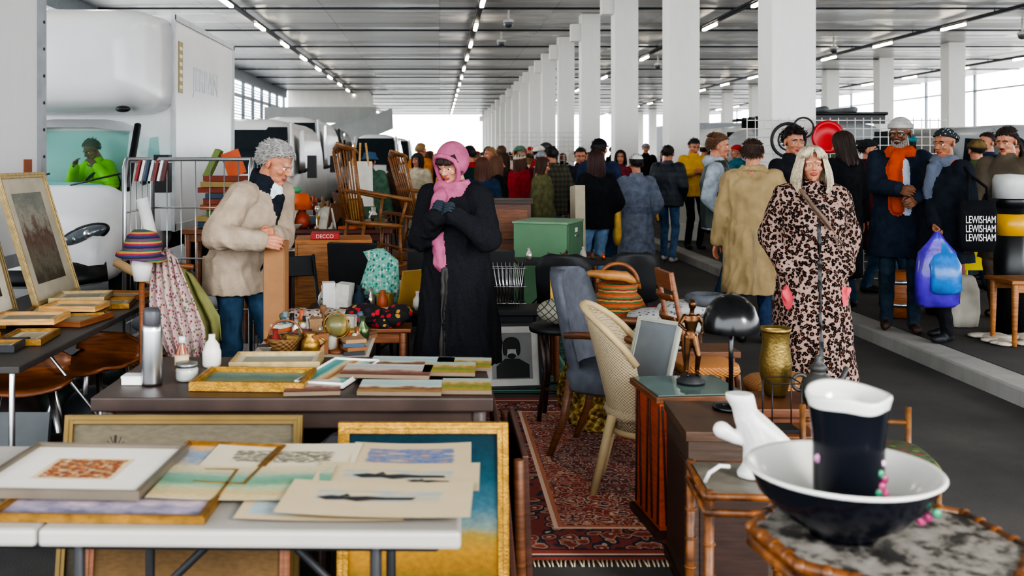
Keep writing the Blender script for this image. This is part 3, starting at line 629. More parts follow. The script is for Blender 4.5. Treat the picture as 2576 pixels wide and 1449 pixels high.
person('woman_with_tote_bag',4.10,8.05,-72,1.70,z0=PZ,top=cloth('1c2129',.6),pants=BLACK,shoe=mat('15171c',.6),skin='tan',fem=True,hem=.66,flare=.03,puff=.035,wr=(3.92,7.86,1.02),wl=None,head=(10,8),hs=None,vox=.010,grip=True,extra=ex_hscarf,x1=m_blobs('596070',['b5583c','596070','6b7280'],6,.6),hat=hat_wrap,disp=.013,stride=.1)
g=Geo('tote_bag'); tm=cloth('17181c',.3); g.loft([(0,0,0,.13,.03),(0,0,.10,.145,.045),(0,0,.28,.145,.04),(0,0,.40,.14,.02)],tm,24,3,True,None,None,.02)
for q in(-.08,.08): g.tube([(q,-.01,.39),(q*.9,.0,.5),(-.03,.05,.60),(-.05,.10,.66)],.012,tm,6)
tb=g.done(4.19,7.74,.86,0)
text('LEWISHAM\nLEWISHAM\nLEWISHAM',TR(0,-.050,.18)@RX(90)@SC(1,1.7,1),.048,mat('e8e6e2',.7),tb,ext=.002)
g=Geo('plastic_bag'); 
for (dx,w,h,c) in((0,.17,.44,'4a2ca4'),(.03,.12,.33,'2f6fb6')):
    pm_=mat(c,.25,0,.35,9,.5,20); g.loft([(dx,-.05 if dx else 0,-h-.12,w*.75,.05),(dx,-.05 if dx else 0,-h-.09,w*.98,.08),(dx,-.05 if dx else 0,-h*.5-.06,w,.07),(dx,0,-.13,w*.85,.05),(dx*.3,0,-.03,w*.35,.02),(0,0,.03,w*.12,.015)],pm_,28,2.8,True,None,None,.05)
g.done(3.91,7.80,.98)
# ---------- other near people
def ex_belt(B,Tm,jl): B.loft([(0,0,1.06,.20,.15),(0,0,1.10,.20,.15)],'x1',Tm,bias=.02); B.chain([Tm@V((-.1,-.02,1.49)),Tm@V((-.22,.06,1.2)),Tm@V((-.27,.02,.95))],[.014]*3,'x2',.01)
GC=cloth('6a7180',.5,180)
person('woman_in_grey_coat',2.22,11.2,186,1.62,top=GC,pants=BLACK,fem=True,hem=.22,flare=.06,puff=.03,wr='pocket',wl='pocket',hs='short',vox=.013,extra=ex_belt,x1=cloth('5c6373'),x2=mat('c79a3a',.6),hat=h_cap('c9c6c2'),disp=.012)
g=Geo('shoulder_bag'); m=mat('c9a04a',.7,0,.2,12); g.loft([(0,0,0,.05,.03),(0,0,.1,.11,.05),(0,0,.35,.10,.04),(0,0,.5,.03,.02)],m,20,2.2,True,None,None,.03); g.tube([(0,0,.45),(.04,0,.62),(.10,.02,.72)],.02,m,6); g.done(1.97,11.0,.62,80)
person('woman_with_long_hair',1.72,10.9,200,1.66,top=BLACK,pants=cloth('6f8cab'),fem=True,hem=.86,puff=.04,hs='long',hc=mat('3f211b',.5,0,.3,50),vox=.014,wr='pocket',hln=.34,hn=300)
person('man_in_navy_cap',1.95,12.1,150,1.80,top=cloth('2b3650'),pants=JEANS,puff=.04,hem=.8,hat=h_cap('15171c'))
def ex_trench(B,Tm,jl): B.loft([(0,.02,1.55,.09,.085),(0,.01,1.50,.125,.105)],'top',Tm); B.cap((0.0,.19,1.0),(0,.21,.5),.006,.006,'x1',.006)
TRN=mat('9c8763',.9,0,.15,10,.3,120,spec=.2)
person('man_in_beige_raincoat',2.70,8.55,166,1.73,top=TRN,pants=cloth('2b3c58'),hem=.44,flare=.035,puff=.055,wr=None,wl=None,hs='short',hc=mat('46342a',.6,0,.3,50),vox=.011,head=(-12,5),extra=ex_trench,x1=mat('8f7d5e',.85),disp=.018,hn=700)
def ex_vest(B,Tm,jl):
    B.loft([(0,.0,1.50,.10,.09),(0,.01,1.44,.19,.12),(0,0,1.3,.225,.17),(0,0,1.1,.205,.16),(0,0,.86,.205,.16)],'x1',Tm); B.ell(Tm@V((0,.08,1.50)),(.10,.07,.06),'top',None,.02)
person('man_in_hooded_gilet',2.80,10.0,72,1.82,top=cloth('98a0a8'),pants=cloth('34465f'),shoe=mat('5a5a5c',.6),hem=.84,puff=.02,wr='pocket',wl='pocket',hs='short',hc=mat('6a4a34',.6,0,.3,50),vox=.012,head=(5,4),extra=ex_vest,x1=mat('2e3a36',.5,0,.15,6),hn=700,disp=.012)
person('man_with_curly_hair',3.33,9.35,25,1.86,top=cloth('23242a'),hs='curly',hc=DH,skin='fair',head=(-20,8),hn=400,hem=.8,puff=.02)
person('man_in_puffer_jacket',3.50,15.2,150,1.76,top=m_stripes(['1d2530','262f3b'],.09,2,.5,.1,.2),pants=cloth('4a6688'),shoe=mat('dcdcdc',.6),puff=.05,hs='short',stride=.12,wr='pocket')
person('man_in_yellow_jacket',4.10,16.0,10,1.76,z0=PZ,top=mat('c99a2a',.6,0,.15,9),pants=BLACK,puff=.04,head=(0,25),wr=(4.0,15.7,1.35),wl=(4.16,15.7,1.35),hs='short')
person('man_in_plaid_jacket',1.57,13.9,200,1.73,top=m_plaid('3c4436','5a4a38','2a2c2a'),pants=cloth('5f7fa6'),puff=.05,hs='short',wr='pocket',hem=.8)
person('woman_in_red_coat',1.20,14.8,120,1.64,top=cloth('a3202e'),pants=BLACK,fem=True,hem=.55,flare=.03,puff=.03,hs='long',hc=mat('5a3a28',.6),hat=h_beanie('c9b8a8'))
person('woman_in_olive_jacket',1.36,13.1,60,1.58,top=cloth('6b6a4a'),pants=JEANS,fem=True,puff=.03,hs='bob',hc=mat('4a2e20',.6),head=(10,15))
person('man_with_red_scarf',.42,13.9,215,1.74,top=cloth('1f3a36'),pants=BLACK,hs='short',hc=DH,puff=.03,x1=cloth('a02a2a'),extra=lambda B,Tm,jl:B.loft([(0,0,1.54,.1,.1),(0,0,1.47,.12,.1)],'x1',Tm))
person('woman_in_black_jacket',.50,11.6,170,1.58,top=cloth('24344a'),pants=BLACK,fem=True,hs='long',hc=mat('5a3524',.6),puff=.02)
person('woman_in_black_coat',.74,12.8,100,1.60,top=BLACK,pants=JEANS,fem=True,hs='long',hc=mat('6a4630',.6),hem=.5,puff=.03)
person('man_in_black_jacket',2.10,14.8,0,1.72,top=cloth('2b2d33'),hs='short',puff=.03,head=(0,15),wr='pocket')
person('man_in_bucket_hat',-.98,14,165,1.64,top=cloth('4e6a58'),puff=.05,hs='short',hat=h_bucket('3f5a78'),hem=.7)
person('woman_in_brown_coat',-.70,15.0,190,1.60,top=cloth('4a3a30'),fem=True,hs='bob',hem=.5,hat=h_beanie('8a2f2c'))
person('woman_in_dark_coat',3.98,9.80,200,1.72,z0=PZ,top=BLACK,fem=True,hs='long',hc=mat('3a2a22',.6),hem=.3,puff=.03,head=(30,15),hn=300,vox=.014)
person('woman_in_burgundy_coat',4.7,10.9,60,1.66,z0=PZ,top=cloth('4a1e26'),fem=True,hs='short',hem=.5,puff=.04,hat=h_beanie('2b2b2e'))
E,HM,_=person('man_in_brown_jacket',5.25,9.2,-48,1.735,z0=PZ,top=mat('4f4538',.8,0,.2,8),pants=cloth('5a4e44'),hs='short',hc=mat('2a1c16',.6,0,.3,50),puff=.04,hem=.55,flare=.02,wr=(4.80,9.0,1.1),head=(-5,15),vox=.012,hn=700)
g=Geo('moustache'); g.tube([(-.024,-.090,-.052),(-.010,-.101,-.044),(.010,-.101,-.044),(.024,-.090,-.052)],[.003,.006,.006,.003],DH,6); o=g.done(par=E); o.matrix_local=HM
person('man_in_green_jacket',5.95,11.0,180,1.66,z0=PZ,top=cloth('4a5636'),hs='short',puff=.05,hat=h_beanie('6b5a3a'),x1=mat('d8b72a',.6),extra=lambda B,Tm,jl:B.ell(Tm@V((.02,.17,1.16)),(.07,.05,.06),'x1',None,.02))
person('woman_in_teal_hat',4.66,9.95,-150,1.72,z0=PZ,top=NAVY,fem=True,hs='bob',hat=h_beanie('2f6a74'),puff=.03)
HV=mat('c4f02a',.6,0,.1,8)
person('driver_in_hi_vis_jacket',-3.74,11.25,-35,1.65,z0=.60,sit=True,top=HV,lean=20,puff=.04,hs='short',hem=.86,hc=mat('8a7a6c',.6),wr=(-4.02,10.95,1.48),wl=(-3.75,10.90,1.48),head=(0,20),pants=BLACK,x1=mat('d0d4d6',.3),extra=lambda B,Tm,jl:B.loft([(0,0,1.14,.22,.17),(0,0,1.19,.22,.17)],'x1',Tm,bias=.02))
# far crowd : linked copies of a few figures
protos=[]
spec=[dict(fem=True,hs='long',hem=.5,puff=.03,flare=.03),dict(hs='short',puff=.04,wr='pocket'),dict(hs='short',puff=.03,hat=h_beanie('555a66'),wl='pocket'),dict(fem=True,hs='bob',hem=.7,puff=.03),dict(hs='short',hat=h_cap('2a2c33'),hem=.6,stride=.1),dict(fem=True,hs='bob',hem=.4,puff=.04,hat=h_beanie('b0a090'))]
cols=['1e2026','23304a','2f3438','6a5240','8a8478','9a2a2e','4a5a46','c0b49c','5c6576','7a2f3a','20242c','3a2a2e','d2c9b8','356a7a','1c1c20','b8763e','a8486a','c8c8cc']
for i,s_ in enumerate(spec):
    protos.append(person('pedestrian',[-.4,.3,1.0,2.9,2.2,.1][i],[19.3,18.0,19.5,15.9,20,16.4][i],RR.uniform(0,360),RR.uniform(1.6,1.76),vox=.02,hn=70,top=cloth(cols[i*3]),**s_)[0])
HCOL=[mat(c,.6) for c in('1d1512','3a241a','5a3a24','8a6a44','6a6560','15100e')]
def clone(E,x,y,z,yaw,k):
    n_=bpy.data.objects.new('pedestrian',None); sc.collection.objects.link(n_); n_.location=(x,y,z); n_.rotation_euler=(0,0,yaw); n_.scale=(k,k,k)
    tc=cloth(RR.choice(cols)); pc=RR.choice([JEANS,BLACK,cloth('3a3530'),cloth('5f7896')]); hcl=RR.choice(HCOL); bc=cloth(RR.choice(['8a8f98','b03a3a','d8d0c4','2b3b5a','3a3a3a','c9862e','5a7a6a']))
    for c in E.children:
        o=c.copy(); sc.collection.objects.link(o); o.parent=n_
        if c.name.startswith('body'):
            for sl,m in((0,tc),(1,pc),(4,tc),(5,tc)): o.material_slots[sl].link='OBJECT'; o.material_slots[sl].material=m
        elif c.name.startswith(('hair','beanie','cap')):
            o.material_slots[0].link='OBJECT'; o.material_slots[0].material=hcl if c.name.startswith('hair') else bc
pos=[(-.4,19.3),(.3,18),(1,19.5),(2.9,15.9),(2.2,20),(.1,16.4),(2.1,14.8),(4.1,16)]
AV=[(-.9,.05,35.6,42),(5.6,7.9,14,20.3),(-1.3,-.9,45,52),(1.85,2.75,16.75,17.25),(2.65,3.55,17.65,18.15),(.45,1.35,16.65,17.15),(1.3,3.1,21.3,21.7)]
def place(n_,xr,yr,z):
    c=0;tr=0
    while c<n_ and tr<4000:
        tr+=1; x=RR.uniform(*xr); y=yr[0]+(yr[1]-yr[0])*RR.random()**1.4
        if any((x-a)**2+(y-b)**2<.36 for a,b in pos) or any(abs(x-4.33)<.65 and abs(y-12.4-5.42*i)<.6 for i in range(12)) or any(a-.4<x<b+.4 and c_-.4<y<d+.4 for a,b,c_,d in AV): continue
        pos.append((x,y)); c+=1; clone(RR.choice(protos),x,y,z,RR.uniform(0,6.28),RR.uniform(.92,1.05))
place(11,(-.5,3.1),(15.3,18.5),0)
place(105,(-.8,3.5),(18.2,62),0); place(16,(4.9,5.3),(13,34),PZ); place(7,(6.4,9.5),(11.7,12.9),PZ)
# ---------- furniture helpers
WD=wood('6a4228'); WDD=wood('33211a'); WDL=wood('9a6434'); WDM=wood('744424'); PINE=wood('b78c54'); BLK=mat('1b1c1f',.55,0,.2,10); STEEL=metal('b9babc',.28); GOLD=mat('8f6a30',.42,.7,.3,30,.3,120); GOLDL=mat('b09a6e',.45,.4,.2,30); BRASS=mat('8c6c32',.38,.85,.3,20,.4,70)
def table(name,x,y,w,d,h,m,th=.04,legs='w',rz=0,lm=None,z0=0,ins=.05):
    g=Geo(name); g.box(-w/2,w/2,-d/2,d/2,h-th,h,m); lm=lm or m
    for sx in(-1,1):
        for sy in(-1,1):
            a,b=sx*(w/2-ins),sy*(d/2-ins)
            if legs=='w': g.tube([(a,b,h-th),(a*1.02,b*1.02,0)],[.028,.018],lm,8)
            else: g.cyl((a,b,h-th),(a,b,0),.013,lm,n=8)
    if legs=='w': g.box(-w/2+ins,w/2-ins,-d/2+ins-.01,-d/2+ins+.01,h-th-.07,h-th,lm); g.box(-w/2+ins,w/2-ins,d/2-ins-.01,d/2-ins+.01,h-th-.07,h-th,lm)
    else:
        for sx in(-1,1): g.cyl((sx*(w/2-ins),-d/2+ins,.25),(sx*(w/2-ins),d/2-ins,.25),.01,lm,n=6); g.cyl((sx*(w/2-ins),0,.25),(sx*max(0,w/2-.5),0,h-th),.01,lm,n=6)
    return g.done(x,y,z0,rz,bevel=.006)
def chair(name,x,y,rz,m,seatm=None,z0=0,back='slat',hb=.9,w=.42):
    g=Geo(name); sm=seatm or m; k=w/2
    g.loft([(0,0,.42,k*.95,k*.92),(0,0,.44,k,k),(0,0,.475 if seatm else .455,k*.97,k*.95)],sm,24,3.5)
    for sx in(-1,1):
        g.tube([(sx*(k-.04),-k+.04,.43),(sx*(k-.02),-k+.01,0)],[.019,.013],m,8)
        g.tube([(sx*(k-.03),k+.02,0),(sx*(k-.04),k-.03,.43),(sx*(k-.04),k,.65),(sx*(k-.05),k+.06,hb)],[.014,.018,.016,.013],m,8); g.tube([(sx*(k-.03),-k+.03,.2),(sx*(k-.03),k-.01,.2)],.01,m,6)
    if back=='slat':
        for z in(.6,.72,.84): g.tube([(-k+.05,k+.01+(z-.6)*.15,z),(0,k+.05+(z-.6)*.15,z),(k-.05,k+.01+(z-.6)*.15,z)],[.03]*3,m,8,True,.35)
        g.cb((0,k+.06,hb-.05),(w-.08,.02,.10),m,RX(-8))
    elif back=='panel': g.cb((0,k+.035,(hb+.55)/2),(w-.06,.04,hb-.55),sm,RX(-9))
    elif back=='spin':
        for i in range(6): q=-k+.07+i*(w-.14)/5; g.tube([(q,k-.03,.45),(q*1.1,k+.05,hb-.03)],.007,m,6)
        g.tube([(-k,k+.03,hb-.04),(0,k+.08,hb),(k,k+.03,hb-.04)],[.03,.035,.03],m,8,True,.4)
    return g.done(x,y,z0,rz,bevel=.003)
def shell_chair(name,x,y,rz,m,lm,z0=0,hb=.85):
    g=Geo(name); N=9; vs=[]
    prof=[(-.22,.44),(-.20,.46),(-.05,.44),(.12,.445),(.18,.50),(.21,.62),(.235,.75),(.25,hb-.03),(.255,hb)]
    if hb<.7: prof=[(-.22,.44),(-.20,.46),(-.05,.44),(.12,.445),(.18,.47),(.20,.51),(.215,.55),(.225,hb-.03),(.23,hb)]
    wd=[.17,.20,.22,.21,.20,.21,.215,.18,.10]
    for (yy,zz),w in zip(prof,wd):
        for j in range(N): u=j/(N-1)*2-1; vs.append((u*w,yy-(abs(u)**2)*(.05 if zz>.5 else 0),zz+(abs(u)**2)*(.03 if zz<.5 else 0)))
    g.add(vs,[(i*N+j,i*N+j+1,(i+1)*N+j+1,(i+1)*N+j) for i in range(len(prof)-1) for j in range(N-1)],m,True)
    for sx in(-1,1):
        for sy in(-1,1): g.tube([(sx*.12,sy*.12,.44),(sx*.2,sy*.2,0)],[.012,.010],lm,8)
    return g.done(x,y,z0,rz,solid=.014)
def clutter(x0,x1,y0,y1,z,n_,seed,name='bric_a_brac',k=1.):
    R_=random.Random(seed); g=Geo(name); pal=['7a4e2c','987636','b0ab9e','3a4a5a','7a2f2a','4a5a3a','c0bab0','2b2b2e','8a6a4a','98938a','5a3a24','a54f28','5d6f76']
    for i in range(n_):
        x=R_.uniform(x0,x1); y=R_.uniform(y0,y1); c=R_.choice(pal); m=mat(c,R_.choice([.25,.5,.8]),R_.choice([0,0,.7]),.2); t=R_.random(); s=R_.uniform(.6,1.2)*k
        if k<.6: t*=.9
        g.M=TR(x,y,z)@RZ(R_.uniform(0,360))
        if t<.2: g.lathe([(.03*s,0),(.05*s,.05*s),(.045*s,.10*s),(.018*s,.14*s),(.022*s,.18*s)],m,14)
        elif t<.38: g.lathe([(.03*s,0),(.075*s,.05*s),(.08*s,.055*s),(.03*s,.015*s)],m,16)
        elif t<.55:
            for q in range(R_.randint(1,4)): g.cb((0,0,(.015+.03*q)*min(1,k)),(.15*s,.2*s,.028*min(1,k)),mat(R_.choice(pal),.7),RZ(R_.uniform(-12,12)))
        elif t<.68: g.cb((0,0,.06*s),(.12*s,.09*s,.12*s),m); g.cb((0,0,.125*s),(.13*s,.10*s,.012),m)
        elif t<.8: g.lathe([(.035*s,0),(.03*s,.01),(.012*s,.03*s),(.012*s,.14*s),(.03*s,.17*s),(.02*s,.2*s)],m,12)
        elif t<.9: g.ball((0,0,.05*s),(.055*s,.04*s,.05*s),m,12); g.ball((.03*s,0,.12*s),.028*s,m,10); g.tube([(-.05*s,0,.06*s),(-.09*s,0,.1*s)],.01*s,m,6)
        else: g.frame(.22*s,.28*s,.02,.015,mat(R_.choice(['987636','5a3a24','a9a498']),.4),mat(R_.choice(pal),.7),M=TR(0,0,.13*s)@RX(76))
    g.M=Matrix(); return g.done(bevel=0)
# ---------- near folding table and art on it
PLG=mat('98948e',.5,0,.06,4,.1,60)
g=Geo('folding_table'); g.box(-1.45,-.93,0,.66,.70,.742,PLG); g.box(-.925,.05,0,.66,.70,.742,PLG)
for x in(-.85,-.15): g.tube([(x,.06,.70),(x,.06,.02)],.014,BLK); g.tube([(x,.6,.70),(x,.6,.02)],.014,BLK); g.cyl((x,.06,.12),(x,.6,.12),.011,BLK); g.tube([(x,.33,.35),(x-.35*(1 if x>-.5 else -1),.33,.69)],.011,BLK)
g.box(-1.4,.0,.06,.08,.67,.70,BLK); g.box(-1.4,.0,.6,.63,.66,.70,BLK); g.done(0,2.27,0,-1,bevel=.012)
def flat(name,x,y,z,rz,w,h,kind,*a,**k):
    g=Geo(name)
    if kind=='f': g.frame(w,h,*a,**k)
    else: g.sheet(w,h,*a,**k)
    return g.done(x,y,z,rz,bevel=0)
TT=.744
pic1=sketch('c8b494',['c08a3a','5a3a3a','98552f','cfa456'],(.0,1.,.0,1.),.40,9,soft=.1)
flat('framed_drawing',-.94,2.63,TT+.018,-3,.44,.40,'f',.014,.022,mat('6f665a',.4,.5),pic1,mw=.10,mm=mat('cdc8c0',.8,0,.03))
flat('framed_print',-.80,2.50,TT,-2,.52,.36,'f',.02,.016,GOLD,paint([(0,'5a5f78'),(.3,'a89aa8'),(.5,'c9b8b0'),(.7,'7a86a8'),(1,'c98a5a')],.9,6))
flat('framed_print',-.62,2.74,TT,-8,.30,.36,'f',.02,.016,GOLD,paint([(0,'8a96a8'),(.4,'c9b8a0'),(.7,'7a96b0'),(1,'c9a06a')],.9,6))
PAPER='bcab8c'
flat('paper_drawing',-.44,2.78,TT+.010,-3,.42,.28,'s',sketch('c8bda6',['8a8474','5a564c'],(.1,.9,.3,.8),.45,18,(1,2,1),.02),bend=.004)
flat('watercolour',-.50,2.56,TT+.014,-1,.44,.26,'s',paint([(0,'b8ab8c'),(.2,'b09c70'),(.35,'9aa486'),(.5,'5f8a70'),(.68,'6f9280'),(.82,'a8a288'),(1,'b8ab8c')],.4,3,(1,2,1)),bend=.006)
SK2=sketch(PAPER,['8f9ca0','a09b88'],(.1,.9,.35,.8),.46,4,(1,3,1),.08)
flat('boat_sketch',-.08,2.81,TT+.010,-2,.34,.22,'s',sketch(PAPER,['a04030','7a8088','3f5f98','b09a72'],(.08,.92,.1,.8),.40,4,(1,7,1),.03),bend=.005)
flat('boat_sketch',-.11,2.60,TT+.016,-3,.43,.22,'s',SK2,bend=.005)
flat('boat_sketch',-.15,2.42,TT+.020,-4,.46,.24,'s',SK2,bend=.006)
flat('paper_drawing',-.28,2.42,TT+.004,-2,.40,.20,'s',sketch(PAPER,['a0acb0','8a9aa4'],(.0,.6,.1,.9),.40,4),bend=.004)
ink=mat('23242a',.8)
for (x,y,z,s) in((-.10,2.60,TT+.0205,1.),(-.18,2.42,TT+.0245,.95),(-.02,2.56,TT+.0205,.5)):
    g=Geo('inked_boat'); P=[(-.13,.004),(-.09,.015),(-.05,.006),(0,.012),(.05,.006),(.13,.008),(.12,-.006),(.02,-.008),(-.02,-.018),(-.05,-.008),(-.10,-.012)]
    g.add([(a*s,b*s*1.3,0) for a,b in P],[tuple(range(len(P)))],ink); g.add([(a,b,.0008) for a,b in((-.07*s,.010*s),(-.04*s,.010*s),(-.05*s,.03*s))],[(0,1,2)],ink); g.done(x,y,z,-3)
SEA=paint([(0,'2f4a1a'),(.20,'4f5f24'),(.34,'3a5420'),(.42,'8a6426'),(.5,'a0752a'),(.56,'8f7a3a'),(.60,'708078'),(.68,'3f6470'),(.8,'204854'),(.92,'16343f'),(1,'102a34')],.09,5,(1,3,1),.6)
GL2=mat('a07830',.4,.65,.3,40,.5,160)
g=Geo('gilt_framed_landscape'); g.frame(.53,.77,.035,.03,GL2,SEA,M=TR(0,.0,.385)@RX(83)); g.done(-.05,3.08,0,0,bevel=.004)
g=Geo('gilt_framed_landscape'); g.frame(.80,.60,.03,.03,mat('6f5a30',.5,.5),paint([(0,'3a3428'),(.3,'4a4438'),(.5,'5a5446'),(.7,'6a6352'),(1,'5f584a')],.2,5),M=TR(0,.0,.30)@RX(80))
g.tube([(-.22,-.045,.42),(-.21,-.035,.55)],.004,mat('2a241a',.8),5); [g.tube([(-.21,-.036,.50),(-.21+.03*math.cos(a),-.033+.0,.52+.03*abs(math.sin(a)))],.002,mat('2a241a',.8),4) for a in(.3,.9,1.5,2.2,2.8)]
g.done(-.86,3.32,.13,0,bevel=.004)
g=Geo('wooden_crate'); g.box(-.42,.42,-.12,.12,0,.128,WDD); [g.box(-.42,.42,-.135,-.12,.01+.045*k,.045+.045*k,WDM) for k in range(3)]; g.done(-.86,3.34,0)
g=Geo('framed_print'); g.frame(.62,.5,.03,.02,WDM,paint([(0,'4a3a24'),(.5,'6a5234'),(1,'4c3a24')],.3,5),M=TR(0,0,.25)@RX(82)); g.done(-.76,2.99,0)
# second table
table('dark_wooden_table',-.52,3.86,1.42,.72,.75,mat('3c2e28',.45,0,.3,6),.05)
g=Geo('picture_crate'); g.box(-.55,.55,-.2,.2,0,.5,mat('24201c',.7)); g.done(-.4,3.95,0)
flat('gilt_framed_painting',-.69,3.72,.752,-3,.42,.27,'f',.025,.03,GL2,paint([(0,'5a5a3a'),(.4,'6f7454'),(.6,'4f6a68'),(1,'7f8a70')],.6,5))
flat('gilt_framed_painting',-.66,4.06,.752,2,.36,.22,'f',.015,.03,GOLDL,paint([(0,'7f7f70'),(.5,'95907a'),(1,'8a908a')],.5,5),mw=.025,mm=mat('bdb7a8',.8))
flat('striped_seascape',-.39,3.86,.754,-14,.19,.44,'f',.002,.02,WHT,paint([(0,'6fa09c'),(.2,'3f8a88'),(.33,'c0b190'),(.5,'9a602a'),(.6,'c4b698'),(.75,'7fa6a0'),(1,'4f8f8a')],.12,3,ax=0))
CP=paint([(0,'987a4a'),(.3,'6f4a3a'),(.45,'bdb5a2'),(.6,'8aa4a4'),(1,'a9b2ac')],.7,4,(1,2,1)); CP2=paint([(0,'a9843a'),(.3,'5f7a3a'),(.5,'94743c'),(.7,'a89970'),(1,'88a0a0')],.9,6); CP3=paint([(0,'5f4038'),(.3,'7f5a50'),(.5,'b0a494'),(.75,'989d9c'),(1,'b4b4ae')],.7,4,(1,2,1))
for x,y,m_,r,w in((-.11,4.05,CP,-4,.34),(.10,4.03,CP2,-4,.22),(-.20,3.82,CP3,-5,.34),(.04,3.86,CP2,-3,.2),(-.14,3.62,CP,-2,.30),(.10,3.64,CP2,-2,.18),(-.46,3.62,CP3,5,.2)):
    g=Geo('unframed_canvas'); g.box(-w/2,w/2,-.095,.095,0,.014,mat('6a5a48',.8)); g.quad([(-w/2,-.095,.015),(w/2,-.095,.015),(w/2,.095,.015),(-w/2,.095,.015)],m_); g.done(x,y,.752+(.016 if y<4 and y>3.75 else 0),r)
g=Geo('steel_thermos'); g.lathe([(.036,0),(.038,.01),(.038,.20),(.036,.215),(.030,.225)],STEEL); g.lathe([(.031,.222),(.032,.228),(.032,.27),(.026,.285),(.0,.285)],mat('3c3c40',.4)); g.done(-1.07,3.70,.752)
g=Geo('amber_bottle'); g.lathe([(.024,0),(.026,.01),(.025,.09),(.010,.12),(.010,.13)],mat('7a3a1a',.15)); g.lathe([(.0262,.04),(.027,.04),(.027,.08),(.0262,.08)],mat('b8a888',.6)); g.lathe([(.012,.125),(.012,.15),(.003,.15)],mat('c8cccc',.4)); g.done(-1.0,3.86,.752)
g=Geo('plastic_bottle'); g.lathe([(.034,0),(.037,.01),(.037,.06),(.025,.095),(.013,.11),(.013,.13),(0,.13)],mat('cfcbc2',.3)); g.done(-.92,4.02,.752)
g=Geo('glass_jar'); g.lathe([(.04,0),(.042,.01),(.042,.04),(.036,.05)],mat('989a94',.2)); g.lathe([(.04,.05),(.04,.065),(0,.065)],mat('8a8c8c',.3,.8)); g.done(-.96,3.78,.752)
g=Geo('tea_light_box'); g.box(-.04,.04,-.03,.03,0,.03,WHT); g.box(-.042,.042,-.032,.032,.025,.032,mat('c8c8c8',.5)); g.done(-1.14,3.72,.752)
g=Geo('folded_gateleg_table'); rd=wood('4a2a1e'); g.M=RY(-5); g.box(0,.025,0,.75,0,.62,rd); g.M=RY(-2); g.box(.05,.075,.05,.7,0,.56,rd); g.M=Matrix()
for y in(.05,.7): g.tube([(.03,y,0),(.02,y,.55)],.02,WD)
g.done(.255,3.40,0,0,bevel=.006)
g=Geo('plastic_bag'); g.loft([(0,0,0,.1,.08),(0,0,.08,.14,.1),(0,0,.2,.12,.09),(0,0,.25,.06,.04)],mat('3b3a3e',.3,0,.3,9),28,2.2,True,None,None,.06); bgp=g.done(-.31,3.40,.40); text('bag is',TR(0,-.115,.16)@RX(90),.06,mat('8f8f92',.6),bgp)
table('low_stand',-.31,3.40,.28,.2,.395,WDD,.03)
# ---------- left table with frames
table('folding_table',-2.12,5.12,.84,2.2,.75,mat('2e2b29',.5,0,.2),.03,'m',lm=STEEL)
PR=paint([(0,'4a443a'),(.25,'6a6458'),(.5,'5f4a40'),(.7,'8a867a'),(1,'6f7068')],.9,5)
def sideframe(x,y,z,w,h,a,fm,pm,mw,mm,fw=.03):
    g=Geo('leaning_framed_picture'); g.frame(w,h,fw,.03,fm,pm,mw,mm,M=RZ(90)@RX(90-a)@TR(0,h/2,0)); g.done(x,y,z,0,bevel=.003)
sideframe(-2.26,5.86,.752,.66,.78,17,GOLDL,PR,.09,mat('a9a08e',.8),.032)
sideframe(-2.30,5.06,.752,.62,.66,15,mat('7a6a4a',.4,.4),paint([(0,'3a3428'),(.5,'7a7262'),(1,'5a5648')],.5),.08,mat('b0a898',.8))
sideframe(-2.20,4.66,.752,.55,.50,20,WDL,paint([(0,'4a3a28'),(.5,'7a7262'),(1,'5a5648')],.5),.05,mat('b8b2a4',.8))
for x,y,w,h,fm,c,zz in((-2.05,4.95,.34,.26,PINE,'8a867a',.03),(-2.0,5.35,.42,.34,GOLD,'747458',0),(-1.92,5.65,.34,.26,GOLD,'908868',.0),(-1.95,5.98,.36,.24,WDL,'908880',.0),(-2.28,4.55,.4,.3,WDL,'746e62',.0),(-2.0,4.4,.30,.22,BLK,'5a5e60',0),(-1.88,5.12,.26,.34,WDM,'887a58',0),(-2.3,5.0,.3,.24,GOLD,'6a6a58',0),(-1.9,4.6,.2,.3,GOLD,'a4987a',0),(-2.05,5.7,.30,.3,GOLDL,'a8a090',.032),(-1.95,5.32,.3,.22,PINE,'90866c',.034)):
    flat('framed_print',x,y,.752+zz,RR.uniform(-14,14),w,h,'f',.022,.026,fm,paint([(0,c),(.5,'8f897a'),(1,c)],.8,5),mw=.03,mm=mat('b8b0a0',.8))
for x,y,r in((-2.08,5.0,20),(-1.9,5.45,-15)): shell_chair('bentwood_chair',x,y,r,WDM,STEEL,0,.60)
g=Geo('slate_panel'); g.cb((0,0,.25),(.4,.03,.5),mat('4a4e50',.7,0,.2,5),RX(-12)); g.done(-1.88,4.25,0)
for (cx,cy,sx_,sy_,n_) in((-2.25,5.9,.3,.6,7),(-1.55,4.75,.3,.3,6)):
    g=Geo('storage_bags')
    for i in range(n_): g.ball((RR.uniform(-sx_,sx_),RR.uniform(-sy_,sy_),.14),(.19,.19,.14),mat(RR.choice(['1b2a24','20242c','1c4a3a','3a2f2a','22252c','5a2a24']),.6,0,.3,12,.5,14),14)
    g.done(cx,cy,0)
